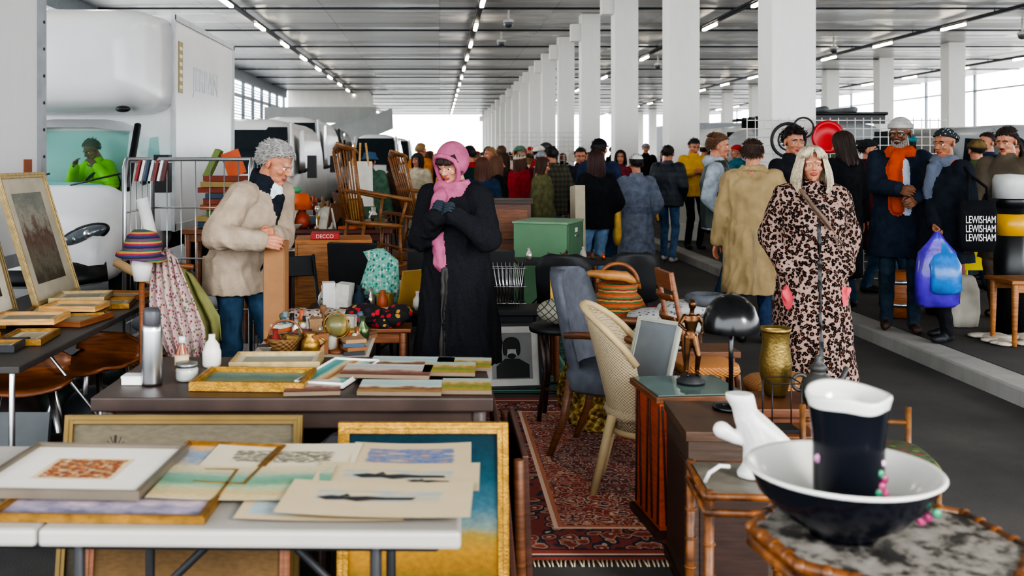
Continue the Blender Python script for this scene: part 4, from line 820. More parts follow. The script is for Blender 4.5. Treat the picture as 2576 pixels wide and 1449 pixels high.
# ---------- roll cage with textiles
g=Geo('roll_cage'); cg=metal('b9bdc0',.35)
for x,y0,y1 in((-.45,0,.7),(.45,0,.7)):
    g.tube([(x,y0,.12),(x,y0,1.52),(x,y0+.05,1.58),(x,y1-.05,1.58),(x,y1,1.52),(x,y1,.12)],.016,cg); 
    for q in range(1,5): g.cyl((x,y0+(y1-y0)*q/5,.15),(x,y0+(y1-y0)*q/5,1.57),.005,cg,n=6)
    for z in(.4,.8,1.2): g.cyl((x,y0,z),(x,y1,z),.007,cg,n=6)
g.tube([(-.45,.7,.12),(-.45,.7,1.5),(-.40,.7,1.58),(.4,.7,1.58),(.45,.7,1.5),(.45,.7,.12)],.016,cg)
for q in range(1,8): g.cyl((-.45+.9*q/8,.7,.15),(-.45+.9*q/8,.7,1.57),.005,cg,n=6)
for z in(.4,.8,1.2): g.cyl((-.45,.7,z),(.45,.7,z),.007,cg,n=6)
g.box(-.47,.47,-.02,.72,.10,.13,cg)
for x in(-.4,.4):
    for y in(.05,.65): g.tube([(x-.015,y,.05),(x+.015,y,.05)],.05,RUB,14)
g.done(-1.80,7.1,0)
g=Geo('ring_binders')
for i,c in enumerate(['8a2a2a','d8d8d8','2b3f5a','c8c8c8','7a3030','d8d8d8','5a2a2a']): g.cb((i*.032,0,.0),(.018,.04,.15),mat(c,.5),RY(12))
g.cyl((-.05,0,.06),(.25,0,.06),.006,cg); g.done(-2.15,7.10,1.50)
g=Geo('textile_pile'); fl=m_blobs('b09894',['8a3f3f','5a6a4a','b8a9a0','7a4a5a'],60,.4)
for i in range(18):
    c=RR.choice(['c0bcb4','a8acb0','7a7f86','c4c0b8','6a5a54','98a0a8']); g.ball((RR.uniform(-.20,.20),RR.uniform(-.20,.20),.3+.022*i),(RR.uniform(.13,.17),RR.uniform(.12,.16),.06),mat(c,.95,0,.2,10,.8,18),14,RZ(RR.uniform(0,180)))
g.loft([(0,0,0,.25,.28),(0,0,.15,.28,.30),(0,0,.34,.29,.31)],m_weave('6a4a2e','8a6a44',40),24,3)
g.done(-1.74,6.42,0)
def drape(g,pts,wd,m,fold=5,amp=.03):
    n=30; vs=[]
    for i,(p,w) in enumerate(zip(pts,wd)):
        for j in range(n+1):
            u=j/n*2-1; vs.append((p[0]+u*w,p[1]+amp*math.sin(u*fold*3.1+i*.7)*(.4+.6*i/len(pts)),p[2]+.02*math.sin(u*4+i)))
    N=n+1; g.add(vs,[(i*N+j,i*N+j+1,(i+1)*N+j+1,(i+1)*N+j) for i in range(len(pts)-1) for j in range(n)],m,True)
g=Geo('floral_fabric'); drape(g,[(0,.05,.62),(.02,0,.60),(.05,-.04,.50),(.08,-.06,.36),(.13,-.07,.20),(.17,-.08,.03)],[.05,.07,.09,.12,.13,.10],fl); g.done(-1.52,5.42,.46,0,solid=.006)
g=Geo('olive_fabric'); drape(g,[(0,.05,.42),(.03,0,.40),(.08,-.03,.28),(.16,-.05,.14),(.20,-.05,.0)],[.06,.09,.12,.12,.09],mat('7a7a4a',.9,0,.2,10,.5,30),4,.035); g.done(-1.50,5.55,.56,0,solid=.006)
g=Geo('fabric_stand'); g.tube([(-.02,.02,0),(-.02,.02,1.02)],.02,WDM,8); g.box(-.16,.12,-.12,.16,0,.03,WDM); g.tube([(-.08,.02,1.0),(.12,.02,.98)],.015,WDM,8); g.done(-1.50,5.56,0)
g=Geo('striped_knit_hat'); km=m_stripes(['2b2f5a','8a2a3a','a9803a','2f5a4a','6a2f5a','20242c'],.05); g.M=RY(8); g.lathe([(.135,-.02),(.13,0),(.095,.015),(.10,.05),(.09,.09),(.06,.125),(.0,.135)],km,28); g.M=Matrix(); g.lathe([(.04,-.14),(.055,-.06),(.05,.0),(.03,.06)],WHT,16); g.cyl((0,0,-1.06),(0,0,-.1),.015,WDM); g.box(-.12,.12,-.12,.12,-1.08,-1.05,WDM); g.done(-1.58,5.28,1.08)
g=Geo('fabric_roll'); g.M=RY(-14); g.cyl((0,0,0),(0,0,.72),.038,mat('d4d4d0',.8),n=18); g.M=TR(0,-.1,.15)@RY(-62); g.cyl((0,0,0),(0,0,.35),.028,mat('a88a64',.8),n=18); g.done(-1.68,6.2,.64)
# ---------- knick-knack table (middle)
table('trestle_table',-.58,4.68,.52,.74,.72,mat('aaa498',.5),.035,'m',lm=STEEL)
clutter(-.80,-.36,4.42,5.0,.722,70,5,k=.58)
g=Geo('desk_globe'); gm=T('globe_map'); nn=gm.noise(gm.mp(),9,4); gm=gm.fin(gm.ramp(nn,[(.4,'5f5a38'),(.5,'8a743c'),(.55,'6a5a30'),(.7,'3a4a2a')]),.35)
g.ball((0,0,.12),.05,gm,24); g.torus((0,0,.12),.057,.004,BRASS,RX(90)@RZ(20),30,6); g.lathe([(.045,0),(.04,.012),(.01,.02),(.008,.06)],WDM,16); g.done(-.46,4.46,.722)
g=Geo('wicker_basket'); g.lathe([(.06,0),(.078,.06),(.082,.07),(.072,.065),(.055,.01)],m_weave('5a3c1c','7e5c30',50)); g.torus((0,0,.07),.075,.005,WDM,RX(90),24,6,.5); g.done(-.69,4.46,.722)
g=Geo('brass_jug'); g.lathe([(.025,0),(.045,.03),(.04,.06),(.02,.085),(.028,.10),(.024,.10)],BRASS); g.tube([(.04,0,.035),(.07,0,.06),(.025,0,.09)],.005,BRASS); g.done(-.57,4.40,.722)
g=Geo('cardboard_box_panel'); cd=mat('8c6340',.8,0,.08,6); g.box(-.065,.065,-.03,.03,0,1.13,cd); g.box(-.06,.06,-.035,-.03,.02,1.10,mat('986e4a',.8)); g.done(-.92,5.60,0,-14,bevel=.003)
table('low_table',-.42,6.60,.9,.42,.60,WDD,.03)
clutter(-.80,-.05,6.45,6.75,.602,26,9,k=.8)
g=Geo('crocheted_blanket'); kb=m_blobs('1a1718',['b02430','a9803a','b02430','20242c'],26,.42)
for i in range(8): g.ball((-.02+.04*i,.02*math.sin(i*2),.04+.03*math.sin(i)),(.08,.11,.055),kb,14,RZ(i*30))
g.done(-.50,6.1,.58); table('side_table',-.34,6.12,.34,.24,.56,WDM,.025)
g=Geo('green_patterned_cloth'); g.loft([(0,0,0,.14,.10),(0,0,.15,.13,.09),(.02,0,.30,.10,.07),(-.03,0,.36,.08,.05),(0,0,.38,.03,.03)],m_blobs('7ab0a0',['2f7a70','c0c8b8','4a9a8a'],50,.45),28,2.4,True,None,None,.05); g.done(-.40,6.68,.602)
g=Geo('paper_towel_packs'); g.cb((-.1,0,.09),(.08,.1,.18),WHT,RZ(10)); g.cb((.0,.02,.085),(.09,.12,.17),mat('c4c2ba',.8,0,.1,30,.6,40),RZ(-12)@RY(5)); g.done(-.62,6.47,.604)
g=Geo('patterned_scarf'); 
for i in range(7): g.ball((-.1+.05*i,.03*math.sin(i*2),.03),(.06,.09,.035),m_blobs('a09488',['7a3a2e','4a3a34','b8afa0'],40,.4),12,RZ(i*40))
g.done(-.80,6.12,.60); table('side_table',-.74,6.12,.36,.24,.59,WDM,.025)
g=Geo('black_folding_chair'); 
for sx in(-.2,.2): g.tube([(sx,-.2,0),(sx,.12,.88)],.014,BLK); g.tube([(sx*.9,.25,0),(sx*.9,-.18,.46)],.014,BLK)
g.cb((0,0,.45),(.42,.40,.03),BLK,RX(4)); g.cb((0,.11,.80),(.42,.02,.15),BLK,RX(-20)); g.done(-1.06,7.12,0,25,bevel=.004)
chair('black_dining_chair',-.58,7.42,170,BLK,BLK,back='panel',hb=.98); chair('black_dining_chair',-.10,7.5,190,BLK,BLK,back='panel',hb=.92); chair('black_dining_chair',.36,7.7,185,BLK,BLK,back='panel',hb=.9)
g=Geo('wooden_cabinet'); og=wood('a86a30',.4); g.box(-.3,.3,-.25,.25,.05,.95,og); g.box(-.28,.28,-.262,-.25,.08,.48,WDL); g.box(-.28,.28,-.262,-.25,.5,.92,WDL); g.ball((.2,-.27,.7),.015,BRASS); g.ball((.2,-.27,.3),.015,BRASS); g.box(-.28,.28,-.2,.2,0,.05,WDD); g.done(-.85,8.0,0,6,bevel=.005)
g=Geo('red_box'); g.box(-.11,.11,-.1,.1,0,.05,mat('b02222',.5)); rb=g.done(-.90,7.85,.952,4,bevel=.003); text('DECCO',TR(0,-.102,.025)@RX(90),.04,mat('e8dcd0',.6),rb)
table('low_table',-.62,8.9,1.1,.8,.62,WDM,.04); table('sideboard_table',-1.0,9.75,1.1,.5,.9,mat('5a2a20',.4),.04); clutter(-1.5,-.5,9.6,9.9,.902,26,17)
def rocker(x,y,z,rz,tilt):
    g=Geo('spindle_rocking_chair'); g.M=RX(tilt); m=wood('7a4e28')
    g.loft([(0,0,.36,.23,.22),(0,0,.39,.25,.24),(0,0,.40,.24,.23)],m,24,3)
    for i in range(7): q=-.18+i*.06; g.tube([(q*.9,.2,.4),(q*1.15,.36,1.0)],.008,m,6)
    g.tube([(-.24,.34,1.0),(0,.40,1.04),(.24,.34,1.0)],[.035,.045,.035],m,8,True,.4)
    for sx in(-1,1):
        g.tube([(sx*.2,.2,.4),(sx*.23,.36,1.0)],.016,m); g.tube([(sx*.22,.27,.66),(sx*.27,.0,.64),(sx*.27,-.22,.62)],[.018,.016,.022],m); g.tube([(sx*.22,-.16,.4),(sx*.26,-.18,.63)],.014,m)
        for yy in(-.17,.17): g.tube([(sx*.18,yy,.38),(sx*.22,yy*1.2,.04)],.016,m)
        g.tube([(sx*.22,-.38,.09),(sx*.22,-.15,.03),(sx*.22,.15,.02),(sx*.22,.45,.10)],.018,m)
    g.cyl((-.2,-.18,.2),(.2,-.18,.2),.012,m); g.M=Matrix(); g.done(x,y,z,rz)
rocker(-.62,8.85,.62,118,6); rocker(-.1,10.2,.6,112,0); table('low_table',-.05,10.3,.9,.7,.6,WDM,.04)
g=Geo('bar_stool'); g.lathe([(.10,.52),(.12,.54),(.115,.57),(0,.575)],mat('4fa06a',.6)); g.cyl((0,0,.02),(0,0,.52),.02,STEEL); g.lathe([(.12,0),(.11,.02),(.02,.03)],STEEL); g.done(-1.36,8.95,.752); table('side_table',-1.40,8.95,.34,.36,.75,WDD)  
g=Geo('artist_easel_board'); g.cb((0,0,.75),(.26,.02,.5),mat('c0bcb2',.8),RX(-10)); [g.tube([(a,-.02,0),(a*.3,.05,1.2)],.012,PINE) for a in(-.2,.2)]; g.tube([(0,.4,0),(0,.05,1.2)],.012,PINE); g.done(-.86,10.9,.55,12); table('low_table',-.9,11.15,.6,.9,.55,WD)
for x,y,s_ in((-1.9,11,20),(-1.9,12.3,21),(-1.95,13.6,22),(-1.6,15.2,23)): table('stall_table',x,y,1.1,.7,.75,WDM); clutter(x-.5,x+.5,y-.3,y+.3,.752,24,s_,k=1.3)
for x,y,rz in((-.5,12.2,30),(-1.9,10.2,-40),(.1,9.2,15)): chair('wooden_dining_chair',x,y,rz,WD,back='spin')
g=Geo('clothes_and_books_stack')
for i in range(9): g.cb((RR.uniform(-.05,.05),0,.03+.05*i),(.34,.24,.045),mat(RR.choice(['4a6a3a','a9582c','988050','b8b098','3a4a5a','7a3a2a']),.8),RZ(RR.uniform(-15,15)))
g.cb((.1,0,.56),(.16,.03,.22),mat('c0562a',.6),RY(-20)); g.cb((-.08,0,.56),(.05,.14,.26),mat('6a7a3a',.6),RY(25)); g.done(-1.90,8.7,.98); table('stall_table',-1.90,8.7,.6,.5,.978,WDM)
# ---------- right-middle: green cabinet etc
g=Geo('green_filing_cabinet'); gr=mat('5f8463',.55,0,.08,3); gd=mat('4f7255',.5); g.box(-.25,.25,-.3,.3,.03,1.0,gr)
for z in(.05,.37,.69): g.box(.25,.262,-.28,.28,z,z+.29,gd); g.box(.262,.28,-.07,.07,z+.17,z+.19,STEEL); g.box(.262,.268,-.04,.04,z+.21,z+.25,WHT)
g.box(-.262,.262,-.312,.312,.985,1.005,mat('76987a',.5)); g.box(-.25,.25,-.3,.3,0,.03,BLK); g.done(1.03,9.35,0,-22,bevel=.006)
g=Geo('brown_chest'); g.box(-.25,.25,-.25,.25,0,1.15,wood('5a3424')); g.box(-.27,.27,-.27,.27,1.13,1.17,WDD); [g.box(-.22,.22,-.26,-.25,.1+.34*k,.40+.34*k,WDM) for k in range(3)]; g.done(.68,10.1,0,-5,bevel=.004)
g=Geo('canvas_board'); g.cb((0,0,.35),(.10,.4,.7),mat('a89d88',.8),RX(-4)); g.done(1.42,10.2,.6); table('side_table',1.42,10.2,.4,.5,.6,WD)
for x,y,rz in((.98,7.75,170),(1.48,7.9,190)): shell_chair('black_shell_chair',x,y,rz,BLK,BLK,0,.86)
table('folding_table',1.2,8.5,1.1,.4,.72,BLK,.03,'m'); clutter(.75,1.65,8.4,8.6,.722,10,31,k=.5)
g=Geo('wire_rack'); 
for i in range(8): q=-.11+i*.031; g.tube([(q*.6,0,0),(q,.0,.28)],.0035,CHR,5); g.tube([(q*.6,.1,0),(q,.14,.30)],.0035,CHR,5)
for z in(.02,.14,.27): g.tube([(-.12,0,z),(.12,0,z),(.12,.13,z),(-.12,.13,z),(-.12,0,z)],.004,CHR,5)
g.done(.50,7.1,.53); table('black_side_table',.52,7.15,.44,.34,.52,BLK)
g=Geo('framed_portrait'); g.frame(.41,.44,.018,.02,BLK,mat('7a7a78',.6),mw=.045,mm=mat('b9b6b0',.7),M=TR(0,0,.22)@RX(76))
g.M=TR(0,0,.22)@RX(76); pk=mat('1f1f20',.7); g.add([(-.11,-.15,.014),(.12,-.15,.014),(.12,-.06,.014),(.05,-.02,.014),(-.05,-.02,.014),(-.11,-.07,.014)],[(0,1,2,3,4,5)],pk); g.ball((0,.04,.014),(.045,.06,.002),mat('a09e9a',.7),16); g.ball((0,.085,.015),(.06,.045,.002),pk,14); g.ball((-.045,.05,.015),(.018,.05,.002),pk,10); g.ball((.045,.05,.015),(.018,.05,.002),pk,10); g.ball((0,.0,.0155),(.03,.018,.0015),pk,10); 
for q in(-.017,.017): g.ball((q,.048,.016),(.009,.004,.001),pk,8)
g.done(.50,6.88,0,6)
g=Geo('small_green_painting'); g.frame(.23,.26,.018,.02,BRASS,paint([(0,'5f8a2a'),(.4,'7aa83a'),(.5,'98b0a0'),(1,'88a8b8')],.2),M=TR(0,0,.13)@RX(78)); g.done(.90,7.05,.502); table('stool',.92,7.15,.28,.3,.5,WDM)
table('wooden_stool',1.13,6.35,.40,.36,.52,WD); BSK=m_stripes(['a5401e','3f5a3a','a9803a','7a251f','4a6a3a','a9582a'],.055,2,.85,.25)
g=Geo('woven_african_basket'); g.lathe([(.12,0),(.18,.06),(.185,.12),(.15,.19),(.12,.22),(.13,.28),(.12,.28),(.10,.2)],BSK); g.torus((0,0,.27),.13,.014,WDM,RX(90),28,8,.5); g.done(1.13,6.3,.522)
g=Geo('animal_horn'); g.tube([(-.2,.03,.0),(-.1,0,.04),(0,-.01,.03),(.12,0,.02),(.2,.02,-.03),(.22,.03,-.06)],[.014,.022,.034,.034,.024,.008],mat('986838',.5,0,.4,12),12); g.tube([(-.2,.03,0),(-.23,.02,.05),(-.20,0,.08)],[.016,.012,.006],mat('b08a52',.5)); g.done(1.06,6.30,.82)
t=T('netting'); xx=t.xyz(t.mp()); ff=t.ma('LESS_THAN',t.ma('MINIMUM',t.ma('FRACT',t.ma('MULTIPLY',t.ma('ADD',xx[0],xx[2]),22)),t.ma('FRACT',t.ma('MULTIPLY',t.ma('SUBTRACT',xx[0],xx[2]),22))),.16)
NET=t.fin(t.mix(ff,lin('9a9484'),lin('3f4a4a')),.9); g=Geo('net_cushion'); g.ball((0,0,.08),(.15,.13,.08),NET,20); g.done(.74,6.03,.582)
g=Geo('round_plant_stand'); g.lathe([(.0,.54),(.17,.54),(.175,.56),(.16,.58),(0,.58)],BLK); 
for a in range(4): g.tube([(.13*math.cos(a*1.57+.5),.13*math.sin(a*1.57+.5),.55),(.09*math.cos(a*1.57+.5),.09*math.sin(a*1.57+.5),.3),(.14*math.cos(a*1.57+.5),.14*math.sin(a*1.57+.5),0)],.014,WDD,8)
g.torus((0,0,.2),.10,.01,WDD); g.done(.72,6.05,0)
g=Geo('upholstered_stool'); cr=cloth('8a2440'); g.loft([(0,0,.43,.21,.19),(0,0,.46,.225,.2),(0,0,.5,.21,.185),(0,0,.515,.15,.13)],cr,28,4)
for sx in(-1,1):
    for sy in(-1,1): g.tube([(sx*.18,sy*.16,.44),(sx*.19,sy*.17,0)],[.022,.014],WD,8)
g.done(1.62,7.1,0,8)
g=Geo('embossed_brass_tray'); bt=T('embossed_brass'); vv=bt.vor(bt.mp(),30); bt.bump(vv,1,.02); bt=bt.fin(bt.ramp(vv,[(0,'3a2c14'),(.4,'6a5024'),(.8,'847036')]),.5,.7)
g.M=TR(0,0,.235)@RZ(14)@RX(80); g.lathe([(0,0),(.07,0),(.075,.008),(.15,.004),(.155,.012),(.21,.012),(.225,.02),(.235,.02),(.235,.014),(.2,.002),(0,-.004)],bt,40); g.done(.90,5.78,0)
g=Geo('grey_upholstered_armchair'); gy=mat('565961',.95,0,.15,20,.4,160,spec=.2); 
g.loft([(0,0,.36,.22,.23),(0,0,.38,.25,.25),(0,0,.46,.25,.25),(0,-.01,.49,.22,.22)],gy,28,4)
N=9; vs=[]; prof=[(.20,.44,.20),(.225,.55,.22),(.25,.68,.235),(.28,.82,.235),(.31,.92,.215),(.325,.97,.17),(.33,.99,.10)]
for th in(0,1):
    for yy,zz,w in prof:
        for j in range(N): u=j/(N-1)*2-1; vs.append((u*w,yy-.07*u*u+th*(.055 if abs(u)<.99 else .03),zz))
K=len(prof)*N; fs=[(i*N+j,i*N+j+1,(i+1)*N+j+1,(i+1)*N+j) for i in range(len(prof)-1) for j in range(N-1)]
fs+=[tuple(K+a for a in f[::-1]) for f in fs]; 
for i in range(len(prof)-1): fs+=[(i*N,(i+1)*N,K+(i+1)*N,K+i*N),(i*N+N-1,K+i*N+N-1,K+(i+1)*N+N-1,(i+1)*N+N-1)]
fs+=[((len(prof)-1)*N+j,(len(prof)-1)*N+j+1,K+(len(prof)-1)*N+j+1,K+(len(prof)-1)*N+j) for j in range(N-1)]; g.add(vs,fs,gy,True)
for sx in(-1,1):
    g.tube([(sx*.22,.22,.66),(sx*.27,.05,.68),(sx*.28,-.14,.68),(sx*.27,-.20,.66),(sx*.25,-.19,.60),(sx*.25,-.14,.48),(sx*.24,-.13,.42)],[.018,.02,.024,.022,.018,.017,.018],WD,10)
    g.tube([(sx*.2,-.2,.4),(sx*.21,-.21,.2),(sx*.2,-.22,0)],[.028,.022,.016],WD,8); g.tube([(sx*.19,.2,.42),(sx*.2,.24,.2),(sx*.2,.32,0)],[.026,.022,.017],WD,8)
g.done(.96,5.32,0,62)
g=Geo('cream_loom_chair'); cl=m_weave('94846a','b0a184',70); clp=mat('a8936f',.6)
N=17; vs=[]; hs_=[.30,.42,.55,.68,.80,.88]
for i,z in enumerate(hs_):
    for j in range(N):
        u=j/(N-1)*2-1; a=u*1.7; top=z if i<3 else .55+(z-.55)*(max(0,math.cos(u*1.5))**.6*.95+.05); r=.185+.05*(top-.3); vs.append((r*math.sin(a),r*math.cos(a)*.9+.22*(top-.3)**1.2,top))
g.add(vs,[(i*N+j,i*N+j+1,(i+1)*N+j+1,(i+1)*N+j) for i in range(len(hs_)-1) for j in range(N-1)],cl,True)
g.tube(vs[-N:],.013,clp,8); g.tube(vs[:N],.012,clp,8); g.loft([(0,0,.36,.19,.19),(0,0,.40,.20,.20)],cl,24,2.5)
for sx in(-1,1): g.tube([(sx*.15,-.15,.38),(sx*.17,-.18,0)],[.02,.014],clp,8); g.tube([(sx*.15,.15,.38),(sx*.17,.24,0)],[.02,.014],clp,8)
g.done(1.00,4.78,0,74,solid=.01)
g=Geo('leaning_mirror_frame'); g.frame(.26,.40,.02,.02,mat('98988f',.4),mat('6a7074',.3),M=TR(0,0,.20)@RX(70)); g.done(1.04,4.84,.41,-50)
RC=wood('a84a28',.4,.3); g=Geo('carved_hardwood_cabinet'); g.box(-.18,.18,-.17,.17,.04,.58,RC); g.box(-.20,.20,-.19,.19,.575,.60,WD); g.box(-.2,.2,-.19,.19,.0,.04,WDD); g.box(-.19,.19,-.18,.18,.601,.607,mat('5a6c66',.05))
for fx in(0,1):
    for i in range(5):
        q=-.15+.075*i; s0=(q,-.172,.06) if fx==0 else (-.182,q,.06); s1=(q+(.03 if i%2 else -.02),-.173,.56) if fx==0 else (-.183,q+(.03 if i%2 else -.02),.56); g.tube([s0,s1],[.006,.004],mat('2a1510',.5),6)
g.done(1.08,4.33,0,6,bevel=.004)
# bronze statuette
B=Body(); bz='s'
B.chain([(-.02,0,.03),(-.018,-.005,.11),(-.012,0,.18)],[.010,.014,.02],bz); B.chain([(.03,.01,.03),(.028,-.02,.10),(.012,0,.18)],[.010,.013,.02],bz)
B.loft([(0,0,.17,.028,.02),(0,0,.205,.022,.017),(.003,0,.25,.032,.022),(.004,0,.275,.03,.018)],bz); B.chain([(.004,0,.27),(.006,-.004,.30)],[.011,.010],bz); B.ell((.006,-.008,.322),(.017,.02,.023),bz); B.ell((.006,.012,.33),(.014,.014,.014),bz)
B.chain([(-.026,0,.27),(-.05,-.01,.235),(-.03,-.03,.215)],[.011,.009,.007],bz); B.chain([(.034,0,.27),(.055,-.005,.23),(.04,-.03,.20)],[.011,.009,.007],bz)
B.cap((-.02,-.01,.02),(-.022,-.035,.018),.009,.007,bz); B.cap((.03,.0,.02),(.032,-.025,.018),.009,.007,bz)
me=B.build(.0035,['s'],[mat('5a3e28',.3,.85,.3,30)],0,2,'bronze_statuette'); st=bpy.data.objects.new('bronze_statuette',me); sc.collection.objects.link(st); st.location=(1.10,4.35,.632)
g=Geo('base'); g.lathe([(.06,-.024),(.062,-.01),(.045,.0),(.045,.012),(0,.012)],BLK); g.done(par=st)
g=Geo('wooden_trunk'); tw=wood('3f2f24',.6); g.box(-.16,.16,-.22,.22,0,.60,tw); g.box(-.17,.17,-.23,.23,.585,.62,wood('4a3628')); g.box(-.17,.17,-.23,.23,.0,.04,WDD); g.box(-.165,-.16,-.18,.18,.1,.5,WDD); g.box(-.12,.12,-.225,-.22,.1,.5,WDD); g.done(1.06,3.76,0,-3,bevel=.004)
g=Geo('dome_desk_lamp'); dm=mat('0e0f11',.2); g.lathe([(.108,.30),(.110,.315),(.105,.355),(.088,.40),(.055,.432),(.02,.445),(0,.446)],dm,36,cap=False); g.lathe([(.104,.30),(.100,.35),(.08,.395),(0,.42)],mat('b8b8b4',.4),36,cap=False); g.cyl((0,0,.02),(0,0,.40),.009,dm); g.lathe([(.07,0),(.07,.015),(.02,.025),(0,.025)],dm); g.done(1.13,3.85,.622)
chair('wooden_dining_chair',1.46,5.46,95,WDM,m_weave('a8703c','c98a50',60),hb=.98,w=.34)
g=Geo('patterned_quilt'); qm=m_blobs('a4a4a0',['6a6f7a','888a90','4a5a6a'],40,.3)
for i in range(5): g.ball((RR.uniform(-.1,.1),0,.04+.05*i),(.2,.16,.05),qm,16)
g.torus((.17,-.05,.30),.09,.035,mat('55585e',.95,0,.2,20),None,24,10); g.done(1.42,5.98,.45); table('bench',1.50,6.0,.56,.28,.45,WD)
g=Geo('cane_seat_stool'); g.loft([(0,0,.42,.17,.15),(0,0,.46,.18,.16),(0,0,.485,.15,.13)],m_weave('a06a38','c09060',60),28,4)
for sx in(-1,1):
    for sy in(-1,1): g.tube([(sx*.14,sy*.12,.44),(sx*.15,sy*.13,0)],[.02,.014],WD,8)
g.done(1.74,5.02,0,5)
table('occasional_table',1.66,4.56,.58,.34,.485,wood('6a4028'))
g=Geo('brass_vase'); bv=mat('847040',.38,.75,.15,20,.5,90); g.lathe([(.045,0),(.05,.01),(.072,.10),(.074,.16),(.06,.24),(.066,.30),(.073,.315),(.069,.315),(.056,.24),(.0,.2)],bv,32); g.done(1.57,4.64,.487)
g=Geo('stone_teapot'); sm_=mat('3a3a38',.5,0,.3,14,.4,40); g.lathe([(.05,0),(.065,.02),(.078,.07),(.065,.12),(.035,.14),(.03,.155),(.045,.16),(.03,.18),(.012,.20),(.018,.215),(0,.225)],sm_,28); g.tube([(.07,0,.08),(.11,0,.12),(.13,0,.17)],[.02,.014,.010],sm_); g.torus((-.08,0,.10),.035,.009,sm_,RX(90)); g.done(1.70,4.46,.487)
g=Geo('glass_lantern'); 
for a in(-.06,.06):
    for b in(-.06,.06): g.tube([(a,b,0),(a,b,.2)],.003,BLK,5)
for z in(0,.2): g.tube([(-.06,-.06,z),(.06,-.06,z),(.06,.06,z),(-.06,.06,z),(-.06,-.06,z)],.003,BLK,5)
g.box(-.055,.055,-.055,.055,0,.01,BLK); g.done(1.42,4.12,.472); table('side_table',1.42,4.12,.26,.22,.47,WDM)
g=Geo('bamboo_stool'); bb=mat('6a4420',.4,0,.4,25); gf=m_blobs('3f4a28',['7a2228','5a6a2a','2f3a24'],30,.4)
g.loft([(0,0,.42,.22,.17),(0,0,.46,.235,.185),(0,0,.49,.21,.16)],gf,28,4)
for sx in(-1,1):
    for sy in(-1,1): g.tube([(sx*.2,sy*.15,0),(sx*.2,sy*.15,.42 if sy<0 else .62)],.012,bb)
    g.tube([(sx*.2,-.15,.25),(sx*.2,.15,.25)],.010,bb)
g.cyl((-.2,.15,.56),(.2,.15,.56),.009,bb)
g.done(1.62,3.76,0,-6)
# bamboo side table and mannequin foot
g=Geo('bamboo_side_table'); bm2=mat('6a3f1c',.4,0,.7,22,.3,40); g.box(-.13,.13,-.14,.14,.63,.655,mat('6a645a',.5,0,.3,15)); 
for a in((-.13,-.14),(.13,-.14),(.13,.14),(-.13,.14)):
    g.tube([(a[0],a[1],.66),(a[0]*1.05,a[1]*1.05,0)],.014,bm2)
    for k in range(7): g.torus((a[0]*(1+.007*k),a[1]*(1+.007*k),.6-.09*k),.015,.004,bm2,None,10,5)
for z in(.645,.60,.2): g.tube([(-.14,-.15,z),(.14,-.15,z),(.14,.15,z),(-.14,.15,z),(-.14,-.15,z)],.011,bm2)
g.done(.90,2.93,0,-4)
B=Body(); B.loft([(0,0,0,.05,.04),(0,0,.012,.052,.042),(0,0,.04,.034,.032),(0,0,.07,.034,.032)],'s'); B.chain([(0,0,.06),(.005,0,.12),(-.015,.0,.16)],[.032,.044,.042],'s')
B.chain([(-.02,0,.17),(.02,0,.135),(.065,0,.105),(.105,0,.085)],[.040,.040,.032,.018],'s'); B.loft([(-.045,0,.245,.040,.034),(-.042,0,.23,.042,.036),(-.03,0,.20,.036,.034),(-.02,0,.17,.040,.036)],'s'); B.chain([(-.0,.0,.10),(-.06,0,.115),(-.095,0,.135)],[.018,.02,.026],'s')
me=B.build(.004,['s'],[mat('c8c8c4',.35)],0,3,'mannequin_foot_form'); o=bpy.data.objects.new('mannequin_foot_form',me); sc.collection.objects.link(o); o.location=(.93,2.93,.657); o.rotation_euler=(0,0,rad(-5))
g=Geo('white_cable'); g.tube([(-.10,-.02,.0),(-.09,-.03,.03),(-.06,-.03,.05),(-.03,-.02,.045)],.006,WHT,8); g.done(.87,2.90,.657)
# octagonal bamboo table, bowl and jug
g=Geo('octagonal_bamboo_table'); lac=T('worn_lacquer'); ln_=lac.noise(lac.mp(),16,5,.7); lac=lac.fin(lac.ramp(ln_,[(.42,'2a2826'),(.52,'7f7a72'),(.65,'95908a')]),.5)
oc=[(.27*math.cos(math.pi/8+i*math.pi/4),.27*math.sin(math.pi/8+i*math.pi/4)) for i in range(8)]
g.add([(x,y,.76) for x,y in oc]+[(x,y,.782) for x,y in oc],[tuple(range(8,16)),tuple(range(8))[::-1]]+[(i,(i+1)%8,8+(i+1)%8,8+i) for i in range(8)],lac)
for z in(.775,.745): g.tube([(x*1.03,y*1.03,z) for x,y in oc+[oc[0]]],.014,bm2,8)
for i in range(0,8):
    x,y=oc[i]
    for k in range(4): u=k/4; x2,y2=oc[(i+1)%8]; g.ball(((x+(x2-x)*u)*1.03,(y+(y2-y)*u)*1.03,.776),(.017,.017,.016),bm2,8)
    if i%2==0: g.tube([(x,y,.76),(x*.8,y*.8,.4),(x*1.0,y*1.0,0)],.014,bm2)
g.tube([(x*.8,y*.8,.4) for x,y in oc+[oc[0]]],.010,bm2,8); g.done(.965,2.14,0,8)
CW=mat('cfcdc7',.12,0,.03); NV=mat('10131c',.15,0,.15); 
g=Geo('ceramic_wash_bowl'); g.lathe([(0,0),(.07,0),(.075,.012),(.13,.045),(.175,.09),(.195,.135)],NV,48,cap=False); g.lathe([(.195,.135),(.205,.142),(.20,.147),(.19,.142),(.165,.095),(.12,.045),(.06,.02),(0,.018)],CW,48,cap=False)
for k,c in((0,'a03a68'),(1,'8a2f58'),(2,'2f7a5a')): g.ball((.125+.010*k,-.092-.012*k,.062+.012*k),(.010,.006,.010),mat(c,.3),10)
g.done(.873,2.15,.784)
g=Geo('ceramic_jug'); 
